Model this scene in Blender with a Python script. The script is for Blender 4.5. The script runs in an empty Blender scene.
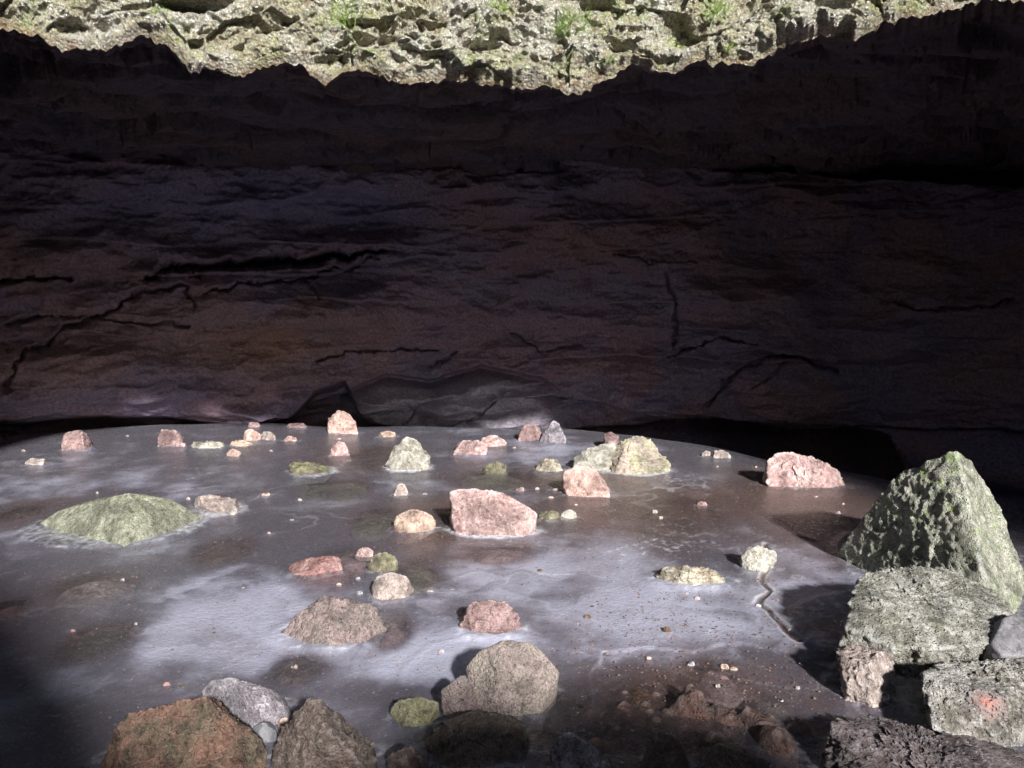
import bpy, bmesh, math, random
import numpy as np
from mathutils import Vector

random.seed(7)
RNG = np.random.default_rng(11)
R = math.radians
scene = bpy.context.scene
COL = scene.collection

# ------------------------------------------------------------------ camera
CH, PITCH, F = 1.7, R(8), 745.0
CP, SP = math.cos(PITCH), math.sin(PITCH)
cam_d = bpy.data.cameras.new("camera"); cam = bpy.data.objects.new("camera", cam_d); COL.objects.link(cam)
cam.location = (0, 0, CH); cam.rotation_euler = (R(90) - PITCH, 0, 0)
cam_d.lens = 36 * F / 1024; cam_d.sensor_width = 36; cam_d.clip_start = 0.05; cam_d.clip_end = 500
scene.camera = cam

def ray(px, py):
    a, b = (px - 512) / F, (384 - py) / F
    return (a, CP + b * SP, -SP + b * CP)
def ground(px, py, z=0.0):
    d = ray(px, py); t = (z - CH) / d[2]
    return (d[0] * t, d[1] * t)
def at(px, py, Y):
    d = ray(px, py); t = Y / d[1]
    return (d[0] * t, Y, CH + d[2] * t)

# ------------------------------------------------------------------ noise
_P = RNG.permutation(256); _P = np.concatenate([_P, _P, _P])
_G = RNG.normal(size=(256, 3)); _G /= np.linalg.norm(_G, axis=1)[:, None]
_J = RNG.random((256, 3))
def perlin(p):
    i = np.floor(p).astype(np.int64); f = p - i; i &= 255
    w = f * f * f * (f * (f * 6 - 15) + 10)
    out = 0
    for dx in (0, 1):
        wx = w[:, 0] if dx else 1 - w[:, 0]
        for dy in (0, 1):
            wy = w[:, 1] if dy else 1 - w[:, 1]
            for dz in (0, 1):
                wz = w[:, 2] if dz else 1 - w[:, 2]
                h = _P[_P[_P[(i[:, 0] + dx) & 255] + ((i[:, 1] + dy) & 255)] + ((i[:, 2] + dz) & 255)]
                g = _G[h]
                out = out + wx * wy * wz * (g[:, 0] * (f[:, 0] - dx) + g[:, 1] * (f[:, 1] - dy) + g[:, 2] * (f[:, 2] - dz))
    return out * 1.6
def fbm(p, octs=4, lac=2.03, gain=0.5):
    a, s, out = 1.0, 0, 0
    for k in range(octs):
        out = out + a * perlin(p + 17.3 * k); s += a; a *= gain; p = p * lac
    return out / s
def ridged(p, octs=4, gain=0.5):
    a, s, out = 1.0, 0, 0
    for k in range(octs):
        out = out + a * (1 - np.abs(perlin(p + 9.1 * k)) * 2); s += a; a *= gain; p = p * 2.1
    return out / s
def worley(p):
    i = np.floor(p).astype(np.int64)
    f1 = np.full(len(p), 9.0); f2 = np.full(len(p), 9.0); idn = np.zeros(len(p))
    for dx in (-1, 0, 1):
        for dy in (-1, 0, 1):
            for dz in (-1, 0, 1):
                c = i + (dx, dy, dz)
                h = _P[_P[_P[c[:, 0] & 255] + (c[:, 1] & 255)] + (c[:, 2] & 255)]
                d = np.linalg.norm(c + _J[h] - p, axis=1)
                m = d < f1
                f2 = np.where(m, f1, np.minimum(f2, d)); idn = np.where(m, h / 255.0, idn); f1 = np.where(m, d, f1)
    return f1, f2, idn
def plates(p):
    # tilted plates: nearest cell, and how far along that cell's own slope the point lies
    i = np.floor(p).astype(np.int64)
    f1 = np.full(len(p), 9.0); f2 = np.full(len(p), 9.0); best = np.zeros((len(p), 3)); hh_ = np.zeros(len(p), np.int64)
    for dx in (-1, 0, 1):
        for dy in (-1, 0, 1):
            for dz in (-1, 0, 1):
                c = i + (dx, dy, dz)
                h = _P[_P[_P[c[:, 0] & 255] + (c[:, 1] & 255)] + (c[:, 2] & 255)]
                v = p - c - _J[h]; d = np.linalg.norm(v, axis=1); m = d < f1
                f2 = np.where(m, f1, np.minimum(f2, d)); best = np.where(m[:, None], v, best); hh_ = np.where(m, h, hh_); f1 = np.where(m, d, f1)
    return (best * _G[hh_]).sum(1), f2 - f1
def sstep(a, b, x):
    t = np.clip((x - a) / (b - a), 0, 1); return t * t * (3 - 2 * t)
def V3(x, y, z): return np.stack([x, y, z], axis=-1).reshape(-1, 3)

# ------------------------------------------------------------------ materials
def nodes(name):
    m = bpy.data.materials.new(name); m.use_nodes = True
    nt = m.node_tree; nt.nodes.clear()
    return m, nt
class NT:
    def __init__(s, nt): s.nt = nt
    def n(s, typ, **kw):
        nd = s.nt.nodes.new(typ)
        for k, v in kw.items():
            if k[0] == '_': setattr(nd, k[1:], v)
            else:
                key = int(k[1:]) if k[0] == 'i' and k[1:].isdigit() else k.replace('__', ' ')
                if isinstance(v, bpy.types.NodeSocket): s.nt.links.new(v, nd.inputs[key])
                else: nd.inputs[key].default_value = v
        return nd
    def noise(s, vec, scale, detail=4, rough=0.55, dist=0.0):
        return s.n('ShaderNodeTexNoise', Vector=vec, Scale=scale, Detail=detail, Roughness=rough, Distortion=dist).outputs[0]
    def math(s, op, a, b=0.0, c=0.0, clamp=False):
        return s.n('ShaderNodeMath', _operation=op, _use_clamp=clamp, i0=a, i1=b, i2=c).outputs[0]
    def ramp(s, fac, lo, hi, a=0.0, b=1.0):
        return s.n('ShaderNodeMapRange', _clamp=True, _interpolation_type='SMOOTHSTEP', i0=fac, i1=lo, i2=hi, i3=a, i4=b).outputs[0]
    def mix(s, fac, a, b, mode='MIX'):
        nd = s.n('ShaderNodeMix', _data_type='RGBA', _blend_type=mode)
        for idx, v in ((0, fac), (6, a), (7, b)):
            if isinstance(v, bpy.types.NodeSocket): s.nt.links.new(v, nd.inputs[idx])
            else: nd.inputs[idx].default_value = v if idx == 0 else (*v, 1)
        return nd.outputs[2]
    def bump(s, h, strength, dist, normal=None):
        nd = s.n('ShaderNodeBump', Strength=strength, Distance=dist, Height=h)
        if normal is not None: s.nt.links.new(normal, nd.inputs['Normal'])
        return nd.outputs[0]
    def attr(s, name, out=2): return s.n('ShaderNodeAttribute', _attribute_name=name).outputs[out]

def rock_mat(name, c1, c2, c3, moss=0.0, moss_c=(0.13, 0.17, 0.05), rough=0.75, wet=0.0, scale=1.0, pits=0.6, bump=1.0, speck=0.5, scar=False):
    """lava rock: three body colours, mineral speckle, vesicle pits, optional moss on what faces up"""
    m, nt = nodes(name); t = NT(nt)
    co = t.n('ShaderNodeTexCoord').outputs['Object']
    rnd = t.n('ShaderNodeObjectInfo').outputs['Random']
    co = t.n('ShaderNodeVectorMath', _operation='ADD', i0=co, i1=t.n('ShaderNodeCombineXYZ', X=t.math('MULTIPLY', rnd, 9.0), Y=rnd, Z=0.0).outputs[0]).outputs[0]
    big = t.noise(co, 7 * scale, 5, 0.6, 0.4)
    mid = t.noise(co, 26 * scale, 6, 0.7)
    fine = t.noise(co, 150 * scale, 4, 0.8)
    vor = t.n('ShaderNodeTexVoronoi', _feature='F1', Vector=co, Scale=55 * scale, Randomness=1.0).outputs['Distance']
    pit = t.ramp(vor, 0.10, 0.34)
    col = t.mix(t.ramp(big, 0.38, 0.62), c1, c2)
    col = t.mix(t.ramp(mid, 0.5, 0.72), col, c3)
    sp = t.ramp(fine, 0.3, 0.7, 1 - speck * .7, 1 + speck * .7)
    col = t.mix(1.0, col, t.n('ShaderNodeCombineXYZ', X=sp, Y=sp, Z=sp).outputs[0], 'MULTIPLY')
    cav = t.ramp(mid, 0.30, 0.50, 0.42, 1.08)          # darker in the low parts of the mid noise
    col = t.mix(1.0, col, t.n('ShaderNodeCombineXYZ', X=cav, Y=cav, Z=cav).outputs[0], 'MULTIPLY')
    if moss > 0:
        nz = t.n('ShaderNodeSeparateXYZ', Vector=t.n('ShaderNodeNewGeometry').outputs['Normal']).outputs[2]
        mm = t.math('ADD', t.noise(co, 11 * scale, 5, 0.65), t.math('MULTIPLY', nz, 0.10))
        mk = t.math('MULTIPLY', t.ramp(mm, 0.74 - moss * 0.26, 0.86 - moss * 0.26), 0.85)
        mk = t.math('MULTIPLY', mk, t.ramp(mid, 0.3, 0.55, 0.45, 1.0))
        mc = t.mix(t.ramp(fine, 0.35, 0.65), tuple(v * 0.65 for v in moss_c), tuple(min(1, v * 1.35) for v in moss_c))
        col = t.mix(mk, col, mc)
    st_ = t.ramp(t.noise(co, 4.5 * scale, 6, .68, .8), .34, .62, .50, 1.18)     # weather stains
    col = t.mix(1.0, col, t.n('ShaderNodeCombineXYZ', X=st_, Y=t.math('MULTIPLY', st_, .985), Z=t.math('MULTIPLY', st_, .96)).outputs[0], 'MULTIPLY')
    vein = t.math('MULTIPLY', t.ramp(t.math('ABSOLUTE', t.math('SUBTRACT', t.noise(co, 9 * scale, 5, .6, .6), .5)), .018, .0), .55)
    col = t.mix(vein, col, tuple(v * .35 for v in c2))
    pt = t.n('ShaderNodeNewGeometry').outputs['Pointiness']       # fresh chipped edges are paler
    col = t.mix(t.ramp(pt, .515, .58, 0, .55), col, tuple(min(1, v * 1.25 + .05) for v in c3))
    if scar:
        d_ = t.n('ShaderNodeVectorMath', _operation='DISTANCE', i0=t.n('ShaderNodeTexCoord').outputs['Object'], i1=SCAR); d_.name = 'scar'; d_ = d_.outputs['Value']
        d_ = t.math('ADD', d_, t.math('MULTIPLY', t.math('SUBTRACT', mid, .5), .13))
        col = t.mix(t.ramp(d_, .028, .014), col, (0.75, 0.20, 0.11))
        col = t.mix(t.ramp(d_, .075, .03, 0, .6), col, (0.52, 0.34, 0.32))
    h = t.math('ADD', t.math('MULTIPLY', mid, 1.0), t.math('MULTIPLY', fine, 0.35))
    h = t.math('ADD', h, t.math('MULTIPLY', pit, pits * 0.45))
    nb = t.bump(h, 1.0, 0.017 * bump / scale)
    r = t.ramp(mid, 0.35, 0.65, max(0.05, rough - 0.12 - wet), rough + 0.08)
    p = t.n('ShaderNodeBsdfPrincipled', Roughness=r, Normal=nb)
    nt.links.new(col, p.inputs['Base Color'])
    p.inputs['Specular IOR Level'].default_value = 0.35 + 0.5 * wet
    o = t.n('ShaderNodeOutputMaterial', Surface=p.outputs[0])
    return m

M = {}; SCAR = (0, 0, 0)
M['pink']   = rock_mat('pink_lava', (0.47, 0.33, 0.315), (0.36, 0.23, 0.22), (0.64, 0.52, 0.49))
M['orange'] = rock_mat('orange_pink_lava', (0.54, 0.37, 0.32), (0.43, 0.27, 0.24), (0.68, 0.53, 0.48))
M['red']    = rock_mat('red_lava', (0.30, 0.155, 0.14), (0.42, 0.27, 0.26), (0.20, 0.10, 0.095), wet=0.2)
M['dusky']  = rock_mat('dusky_pink_lava', (0.30, 0.20, 0.195), (0.22, 0.14, 0.135), (0.42, 0.31, 0.30))
M['tan']    = rock_mat('tan_lava', (0.45, 0.33, 0.26), (0.31, 0.21, 0.175), (0.60, 0.48, 0.41))
M['pale']   = rock_mat('pale_lava', (0.40, 0.33, 0.30), (0.28, 0.22, 0.20), (0.55, 0.49, 0.46))
M['grey']   = rock_mat('grey_speckled_lava', (0.235, 0.215, 0.235), (0.17, 0.15, 0.17), (0.40, 0.37, 0.40), speck=0.8)
M['craggy'] = rock_mat('weathered_grey_pink_lava', (0.26, 0.215, 0.20), (0.33, 0.25, 0.24), (0.17, 0.15, 0.135), speck=0.7, bump=1.4)
M['olive']  = rock_mat('olive_lichen_lava', (0.20, 0.19, 0.115), (0.13, 0.115, 0.08), (0.31, 0.29, 0.20), moss=0.35, moss_c=(0.17, 0.18, 0.07))
M['sage']   = rock_mat('pale_mossy_lava', (0.43, 0.41, 0.36), (0.30, 0.28, 0.23), (0.54, 0.52, 0.48), moss=0.25, moss_c=(0.27, 0.27, 0.13))
M['green']  = rock_mat('green_algae_lava', (0.31, 0.31, 0.24), (0.23, 0.24, 0.17), (0.44, 0.44, 0.37), moss=0.15, moss_c=(0.22, 0.235, 0.12), bump=1.5, speck=0.7)
M['greenpink'] = rock_mat('moss_streaked_pink_lava', (0.44, 0.35, 0.31), (0.31, 0.29, 0.20), (0.38, 0.38, 0.27), moss=0.45, moss_c=(0.24, 0.27, 0.11))
M['boulder'] = rock_mat('grey_olive_lava', (0.31, 0.27, 0.235), (0.36, 0.29, 0.27), (0.17, 0.15, 0.12), moss=0.12, moss_c=(0.15, 0.15, 0.07), speck=0.8, wet=0.15)
M['rust']   = rock_mat('rusty_brown_lava', (0.13, 0.072, 0.052), (0.095, 0.075, 0.052), (0.20, 0.115, 0.085), moss=0.15, moss_c=(0.13, 0.12, 0.06), wet=0.1, speck=0.6)
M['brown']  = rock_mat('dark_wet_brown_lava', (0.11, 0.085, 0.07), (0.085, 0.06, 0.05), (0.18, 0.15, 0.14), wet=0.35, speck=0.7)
M['pyramid'] = rock_mat('mossy_pitted_lava', (0.46, 0.45, 0.37), (0.33, 0.35, 0.27), (0.60, 0.59, 0.54), moss=0.58, moss_c=(0.30, 0.44, 0.09), bump=2.2, pits=1.0, speck=0.8)
M['scarred'] = rock_mat('grey_green_lava_with_red_scar', (0.42, 0.40, 0.37), (0.22, 0.20, 0.17), (0.58, 0.56, 0.54), moss=0.25, moss_c=(0.17, 0.19, 0.09), bump=1.8, pits=1.0, speck=0.8, scar=True)
M['block']  = rock_mat('grey_green_pitted_lava', (0.40, 0.39, 0.35), (0.22, 0.21, 0.17), (0.56, 0.55, 0.52), moss=0.25, moss_c=(0.17, 0.19, 0.09), bump=1.8, pits=1.0, speck=0.8)
M['yellow'] = rock_mat('pale_yellow_stone', (0.46, 0.42, 0.33), (0.26, 0.21, 0.15), (0.60, 0.57, 0.50), moss=0.1)
M['smooth'] = rock_mat('smooth_grey_stone', (0.15, 0.145, 0.155), (0.11, 0.11, 0.12), (0.19, 0.18, 0.19), bump=0.3, pits=0.0, speck=0.25, rough=0.5)
M['white']  = rock_mat('frosted_crumb', (0.42, 0.41, 0.43), (0.34, 0.32, 0.32), (0.55, 0.53, 0.54))

# ------------------------------------------------------------------ mesh helpers
def mesh_np(name, verts, faces, mat=None, smooth=True):
    me = bpy.data.meshes.new(name)
    nv, (nf, k) = len(verts), faces.shape
    me.vertices.add(nv); me.vertices.foreach_set('co', np.ascontiguousarray(verts, np.float32).ravel())
    me.loops.add(nf * k); me.loops.foreach_set('vertex_index', np.ascontiguousarray(faces, np.int32).ravel())
    me.polygons.add(nf)
    me.polygons.foreach_set('loop_start', np.arange(0, nf * k, k, dtype=np.int32))
    me.polygons.foreach_set('loop_total', np.full(nf, k, np.int32))
    me.update(calc_edges=True); me.validate()
    if smooth: me.polygons.foreach_set('use_smooth', np.ones(nf, bool))
    if mat: me.materials.append(mat)
    return me
def grid_faces(nr, nc):
    r, c = np.meshgrid(np.arange(nr - 1), np.arange(nc - 1), indexing='ij')
    a = (r * nc + c).ravel()
    return np.stack([a, a + 1, a + nc + 1, a + nc], axis=1)
def link(name, me, loc=(0, 0, 0), parent=None):
    o = bpy.data.objects.new(name, me); COL.objects.link(o); o.location = loc
    if parent: o.parent = parent
    return o
def tag(o, label=None, cat=None, group=None, kind=None):
    for k, v in (('label', label), ('category', cat), ('group', group), ('kind', kind)):
        if v: o[k] = v
    return o
def add_attr(me, name, arr):
    a = me.attributes.new(name, 'FLOAT', 'POINT'); a.data.foreach_set('value', np.ascontiguousarray(arr, np.float32).ravel())

_ICO = {}
def ico(level):
    if level not in _ICO:
        bm = bmesh.new(); bmesh.ops.create_icosphere(bm, subdivisions=level, radius=1.0)
        bm.verts.ensure_lookup_table()
        v = np.array([x.co[:] for x in bm.verts]); v /= np.linalg.norm(v, axis=1)[:, None]
        f = np.array([[q.index for q in x.verts] for x in bm.faces]); bm.free()
        _ICO[level] = (v, f)
    return _ICO[level]

ROCKS = []   # footprints on the ice: x, y, rx, ry
def hull_rock(name, pts, mat, label, cat='rock', group=None, px=40, rough=1.0, p=26, seed=0, pitdepth=0.0, layer=0.0, foot=True, drop=0.0, cuts=7):
    """a stone: the smoothed convex hull of pts (world), then broken up with noise, pits and cracks"""
    bm = bmesh.new()
    for q in pts: bm.verts.new(q)
    bmesh.ops.convex_hull(bm, input=bm.verts, use_existing_faces=False)
    bm.normal_update()
    P = np.array(pts); c = (P.max(0) + P.min(0)) / 2 * 0.5 + P.mean(0) * 0.5
    planes = {}
    for f in bm.faces:
        n = np.array(f.normal[:]); co = np.array(f.verts[0].co[:])
        if n.dot(co - c) < 0: n = -n
        d = n.dot(co - c)
        if f.calc_area() > 1e-9 and d > 1e-4: planes[tuple(np.round(n, 2))] = (n, d)
    bm.free()
    N = np.array([a[0] for a in planes.values()]); D = np.array([a[1] for a in planes.values()])
    lvl = 7 if px > 120 else 6 if px > 55 else 5 if px > 22 else 4 if px > 9 else 3
    v, f = ico(lvl)
    if cuts:   # chip the hull: planes knocked off at random, as a broken stone has
        g = np.random.default_rng(seed * 7 + 3)
        dv = g.normal(size=(cuts, 3)); dv[:, 2] = np.abs(dv[:, 2]) * .8 - .1; dv /= np.linalg.norm(dv, axis=1)[:, None]
        sup = ((P - c) @ dv.T).max(0)
        N = np.concatenate([N, dv]); D = np.concatenate([D, sup * (1 - (.05 + .26 * min(rough, 1)) * g.random(cuts))])
    p = 60 + p * 1.8
    q = np.clip(v @ N.T, 0, None) / D
    qm = q.max(1)
    r = 1.0 / (qm * (((q / qm[:, None]) ** p).sum(1) ** (1.0 / p)))
    pos = v * r[:, None]
    if cuts:   # chipping must not shrink the stone
        ext = (P.max(0) - P.min(0)) / np.maximum(pos.max(0) - pos.min(0), 1e-4)
        pos = pos * ext; pos += (P.max(0) + P.min(0)) / 2 - c - (pos.max(0) + pos.min(0)) / 2
        r = np.linalg.norm(pos, axis=1)
    s = float(np.mean(r)); off = np.array([seed * 3.71 + 5, seed * 1.37, seed * 2.11])
    # uneven breaks: tilted plates at two sizes, then grain
    wp = pos + s * .12 * np.stack([fbm(pos * (3 / s) + off + k * 5, 2) for k in range(3)], 1)
    t1, e1 = plates(wp * (1.25 / s) + off); t2, e2 = plates(wp * (3.4 / s) + off * 2)
    d = s * rough * (0.05 * fbm(pos * (1.3 / s) + off, 2) + 0.10 * t1 * sstep(0, .03, e1) + 0.07 * t2 * sstep(0, .04, e2)
                     + 0.03 * (ridged(pos * (2.6 / s) + off, 5) - 0.5))
    d -= s * rough * (0.022 * np.exp(-(e1 / 0.025) ** 2) * sstep(-.1, .3, fbm(pos * (2 / s) + off, 2)))
    d += s * min(1, rough + .2) * 0.020 * fbm(pos * (11 / s) + off, 4)
    if layer:
        d += layer * fbm(pos * np.array([4, 4, 22.0]) / s * 0.5 + off, 3)
    if pitdepth:
        gs = pos @ np.array([[1, 0, .0], [0, 1, 0], [.5, .2, .45]]); g1, g2, _ = worley(gs * (8.5 / s) + .5 * fbm(pos * (5 / s) + off, 3)[:, None] + off * 2)
        d -= .45 * pitdepth * sstep(0.45, 0.1, g1) * sstep(-.1, .4, fbm(pos * 2 / s + off, 2))
        d += 2.6 * pitdepth * (ridged(gs * (3.4 / s) + off, 5, gain=.62) - .5)
        d += pitdepth * 0.6 * fbm(pos * (16 / s) + off, 3)
    pos = pos * (1 + (d / np.maximum(r, 1e-4)))[:, None]
    pos += c
    bx, by = c[0], c[1]; bz = max(0.0, pos[:, 2].min()) if drop == 0 else 0.0
    me = mesh_np(name, pos - np.array([bx, by, bz]), f, mat)
    o = link(name, me, (bx, by, bz)); tag(o, label, cat, group)
    if foot:
        low = pos[np.abs(pos[:, 2]) < 0.03 + 0.04 * s]
        if len(low) > 3:
            hx, hy = (low[:, 0].max() - low[:, 0].min()) / 2, (low[:, 1].max() - low[:, 1].min()) / 2
            ROCKS.append(((low[:, 0].max() + low[:, 0].min()) / 2, (low[:, 1].max() + low[:, 1].min()) / 2, hx, hy))
    return o

def sil_rock(name, outline, mat, label, depth=0.8, front=None, base=None, **kw):
    """outline: the stone's visible outline in the photo; it becomes a solid standing at its own distance"""
    xs = [a for a, b in outline]; ys = [b for a, b in outline]
    base = base or max(ys)
    X0, Y0 = ground((min(xs) + max(xs)) / 2, base)
    w = (max(xs) - min(xs)) * Y0 / F; root = min(.07, .22 * w)
    dep = w * depth; Ym = Y0 + dep * 0.45
    cx, cy = (min(xs) + max(xs)) / 2, base
    pts = []; rr = random.Random(int(min(xs) * 7 + base)); h = base - min(ys)
    tops = []
    for (x, y) in outline:
        k = (y - min(ys)) / max(1, h)
        q = at(x, y, Ym if k < 0.7 else Ym - dep * 0.45 * min(1, (k - 0.7) / .25))
        if q[2] < 0.0: q = (q[0], q[1], 0.0)
        pts.append(q)
        if k > .6: pts.append((cx_(q[0], X0, 0.92), q[1], -root))
        else: tops.append(q)
    for q in tops[::2]:
        pts.append((cx_(q[0], X0, .75), Ym + dep * rr.uniform(.3, .55), q[2] * rr.uniform(.35, .7)))
    zt_ = max(q[2] for q in pts)
    for a in (-.42, -.1, .3):
        pts.append((X0 + w * (a + rr.uniform(-.06, .06)), Y0 + dep * (.02 + abs(a) * .3), -root * .6))
        pts.append((X0 + w * a, Ym + dep * .5, -root))
    if front is None:      # one corner of the broken front face
        pts.append((X0 + w * rr.uniform(-.22, .22), Y0 + dep * rr.uniform(.08, .22), zt_ * rr.uniform(.35, .68)))
    else:
        for (x, y, fy) in front: pts.append(at(x, y, Y0 + dep * fy))
    return hull_rock(name, pts, mat, label, px=max(xs) - min(xs), **kw)
def cx_(x, c, k): return c + (x - c) * k

def box_rock(name, x0, y0, x1, y1, mat, label, seed=0, depth=0.8, shape='round', **kw):
    w, h = x1 - x0, y1 - y0
    T = {'round': [(0, .75), (.12, .3), (.4, .02), (.7, .08), (.93, .4), (1, .8), (.75, 1), (.3, .98)],
         'flat': [(0, .7), (.15, .15), (.5, 0), (.85, .12), (1, .6), (.8, 1), (.2, 1)],
         'block': [(0.02, .35), (.1, .02), (.6, .0), (.95, .15), (1, .75), (.9, .97), (.1, 1), (0, .9)],
         'tri': [(0, .95), (.2, .5), (.42, .0), (.6, .1), (.85, .6), (1, .95), (.5, 1)],
         'wedge': [(0, .8), (.1, .45), (.6, .0), (.9, .2), (1, .9), (.5, 1)]}[shape]
    rr = random.Random(seed * 31 + int(x0))
    o = [(x0 + w * min(1, max(0, a + rr.uniform(-.10, .10) * (0 < a < 1))), y0 + h * min(1, max(0, b + rr.uniform(-.06, .06) * (0 < b < 1)))) for a, b in T]
    return sil_rock(name, o, mat, label, depth, base=y1, seed=seed, **kw)

# ------------------------------------------------------------------ the big stones on the right
G_P = 'lava stones piled at the right'
def P(*a): return [at(*q) for q in a]
pyr = P((957, 451, 3.90), (944, 455, 3.93), (905, 470, 4.12), (831, 561, 4.42), (1003, 650, 3.30), (972, 463, 3.98), (998, 508, 4.06),
        (1020, 568, 3.98), (1048, 640, 3.84), (915, 480, 4.6), (960, 470, 4.3), (890, 540, 4.95), (893, 480, 4.15), (1010, 560, 4.6))
pyr += [(2.33, 3.34, -0.1), (2.9, 3.9, -0.1), (2.7, 4.9, -.1), (2.35, 4.9, -.1)]
hull_rock('boulder', pyr, M['pyramid'], 'tall pointed boulder green with moss, standing highest of the pile on the right', 'boulder', G_P, px=200, rough=0.20, p=120, seed=3, pitdepth=0.012, cuts=0)
blk = P((845, 642, 3.02), (858, 579, 3.36), (880, 569, 3.42), (938, 568, 3.50), (985, 592, 3.40), (1004, 614, 3.28), (1004, 640, 3.02), (930, 649, 2.95), (850, 648, 3.0), (880, 600, 3.2),
        (880, 580, 3.75), (985, 605, 3.75))
blk += [(q[0], q[1] + 0.06, -.02) for q in (blk[0], blk[6], blk[7])] + [(q[0], q[1] + .1, .02) for q in blk[-2:]]
hull_rock('boulder', blk, M['block'], 'broad grey green pitted block lying at the foot of the tall mossy boulder', 'boulder', G_P, px=160, rough=0.6, p=60, seed=6, pitdepth=0.012, cuts=3)
b3 = P((918, 669, 2.70), (945, 660, 2.80), (1030, 657, 2.86), (1070, 664, 2.86), (1060, 738, 2.46), (992, 743, 2.45), (925, 722, 2.52), (1000, 690, 2.56),
       (940, 668, 3.0), (1070, 670, 3.0), (930, 710, 2.95))
ob3 = hull_rock('boulder', b3, M['scarred'], 'squarish grey and green boulder with an orange red scar, at the right edge', 'boulder', G_P, px=150, rough=0.65, p=60, seed=8, pitdepth=0.008, cuts=2)
_v = np.array([q.co[:] for q in ob3.data.vertices]) + np.array(ob3.location[:])
_d = np.array(ray(992, 702)); _d /= np.linalg.norm(_d); _w = _v - np.array([0, 0, CH]); _t = _w @ _d
_m = np.linalg.norm(_w - _t[:, None] * _d, axis=1) < .012; _h = _v[_m][_t[_m].argmin()] - np.array(ob3.location[:])
M['scarred'].node_tree.nodes['scar'].inputs[1].default_value = tuple(float(q) for q in _h)
b4 = P((836, 652, 2.95), (850, 648, 2.98), (888, 656, 2.95), (892, 700, 2.78), (872, 708, 2.76), (848, 690, 2.82), (870, 660, 2.84), (845, 655, 3.1), (885, 660, 3.1), (880, 690, 3.0))
b4 += [(q[0], q[1], -.08) for q in b4[3:6]]
hull_rock('stone', b4, M['pale'], 'pinkish pitted stone wedged under the left end of the broad grey green block', 'stone', G_P, px=60, rough=0.8, seed=9, pitdepth=0.005)
b5 = P((985, 640, 3.0), (992, 622, 3.05), (1024, 612, 3.1), (1070, 618, 3.1), (1070, 655, 2.95), (1000, 655, 2.92), (1000, 625, 3.3), (1070, 625, 3.3))
b5 += [(q[0], q[1], -.05) for q in b5]
hull_rock('stone', b5, M['smooth'], 'smooth plain grey stone at the right edge, between the tall boulder and the scarred one', 'stone', G_P, px=60, rough=0.35, p=14, seed=12)
b6 = P((838, 745, 2.38), (850, 722, 2.48), (880, 716, 2.55), (930, 735, 2.5), (985, 752, 2.42), (1060, 760, 2.4), (1060, 800, 2.2), (840, 800, 2.2), (842, 765, 2.32), (900, 745, 2.36))
b6 += [(q[0], q[1], -.1) for q in b6]
hull_rock('boulder', b6, rock_mat('wet_dark_lava', (0.15, 0.12, 0.12), (0.10, 0.075, 0.075), (0.27, 0.24, 0.25), wet=0.5, bump=1.6, speck=0.8), 'jagged dark wet boulder in the bottom right corner', 'boulder', G_P, px=150, rough=1.1, seed=14, pitdepth=0.012)
b7 = P((880, 660, 3.15), (960, 655, 3.15), (1050, 655, 3.1), (1050, 700, 3.0), (880, 705, 3.0))
b7 += [(q[0], q[1] + .2, -.1) for q in b7]
hull_rock('stone', b7, M['brown'], 'dark stone in the gap behind the scarred boulder', 'stone', G_P, px=60, rough=1.0, seed=15)

# ------------------------------------------------------------------ stones in the foreground
G_F = 'stones frozen in near the camera'
sil_rock('boulder', [(97, 770), (124, 716), (172, 704), (203, 697), (262, 744), (264, 785), (112, 800)], M['rust'],
         'large rusty brown boulder at the bottom left, its top catching the light', depth=0.7, base=800, cat='boulder', group=G_F, rough=0.7, p=60, seed=21, cuts=3, layer=.012)
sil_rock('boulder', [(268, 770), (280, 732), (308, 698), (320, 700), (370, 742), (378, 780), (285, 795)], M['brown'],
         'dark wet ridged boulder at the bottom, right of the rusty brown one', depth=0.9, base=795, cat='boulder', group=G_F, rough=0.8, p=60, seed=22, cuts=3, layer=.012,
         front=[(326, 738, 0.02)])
sil_rock('rock', [(202, 690), (212, 681), (233, 678), (262, 687), (280, 697), (292, 716), (285, 725), (255, 734), (225, 715), (206, 702)], M['grey'],
         'purplish grey speckled rock with a smooth outline, resting against the rusty boulder', depth=0.75, group=G_F, rough=0.3, p=20, seed=23)
box_rock('pebble', 276, 716, 294, 735, M['tan'], 'little tan pebble wedged between the grey speckled rock and the dark ridged boulder', seed=24, cat='pebble', group=G_F)
box_rock('stone', 250, 722, 280, 748, M['smooth'], 'small black smooth stone under the grey speckled rock', seed=25, cat='stone', group=G_F, rough=.4)
sil_rock('rock', [(281, 632), (300, 612), (318, 600), (335, 599), (352, 603), (372, 607), (384, 618), (380, 632), (362, 645), (345, 650), (318, 650), (296, 640)], M['craggy'],
         'wide low craggy grey pink rock frozen in alone, above the grey speckled one', depth=0.8, group=G_F, rough=1.0, p=22, seed=26, layer=0.006)
sil_rock('boulder', [(466, 668), (478, 652), (500, 641), (530, 641), (546, 655), (559, 672), (557, 695), (540, 712), (515, 720), (490, 705), (468, 698)], M['boulder'],
         'biggest grey boulder in the lower middle, olive on its left side', depth=0.9, cat='boulder', group=G_F, rough=0.35, p=60, seed=27, cuts=3, front=[(500, 690, .05), (497, 655, .28), (540, 700, .15)])
sil_rock('rock', [(461, 628), (470, 608), (482, 601), (505, 605), (518, 614), (522, 626), (505, 636), (480, 638)], M['dusky'],
         'reddish pink streaked rock just behind the biggest grey boulder', depth=0.7, group=G_F, rough=0.9, seed=28, layer=0.01)
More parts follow.
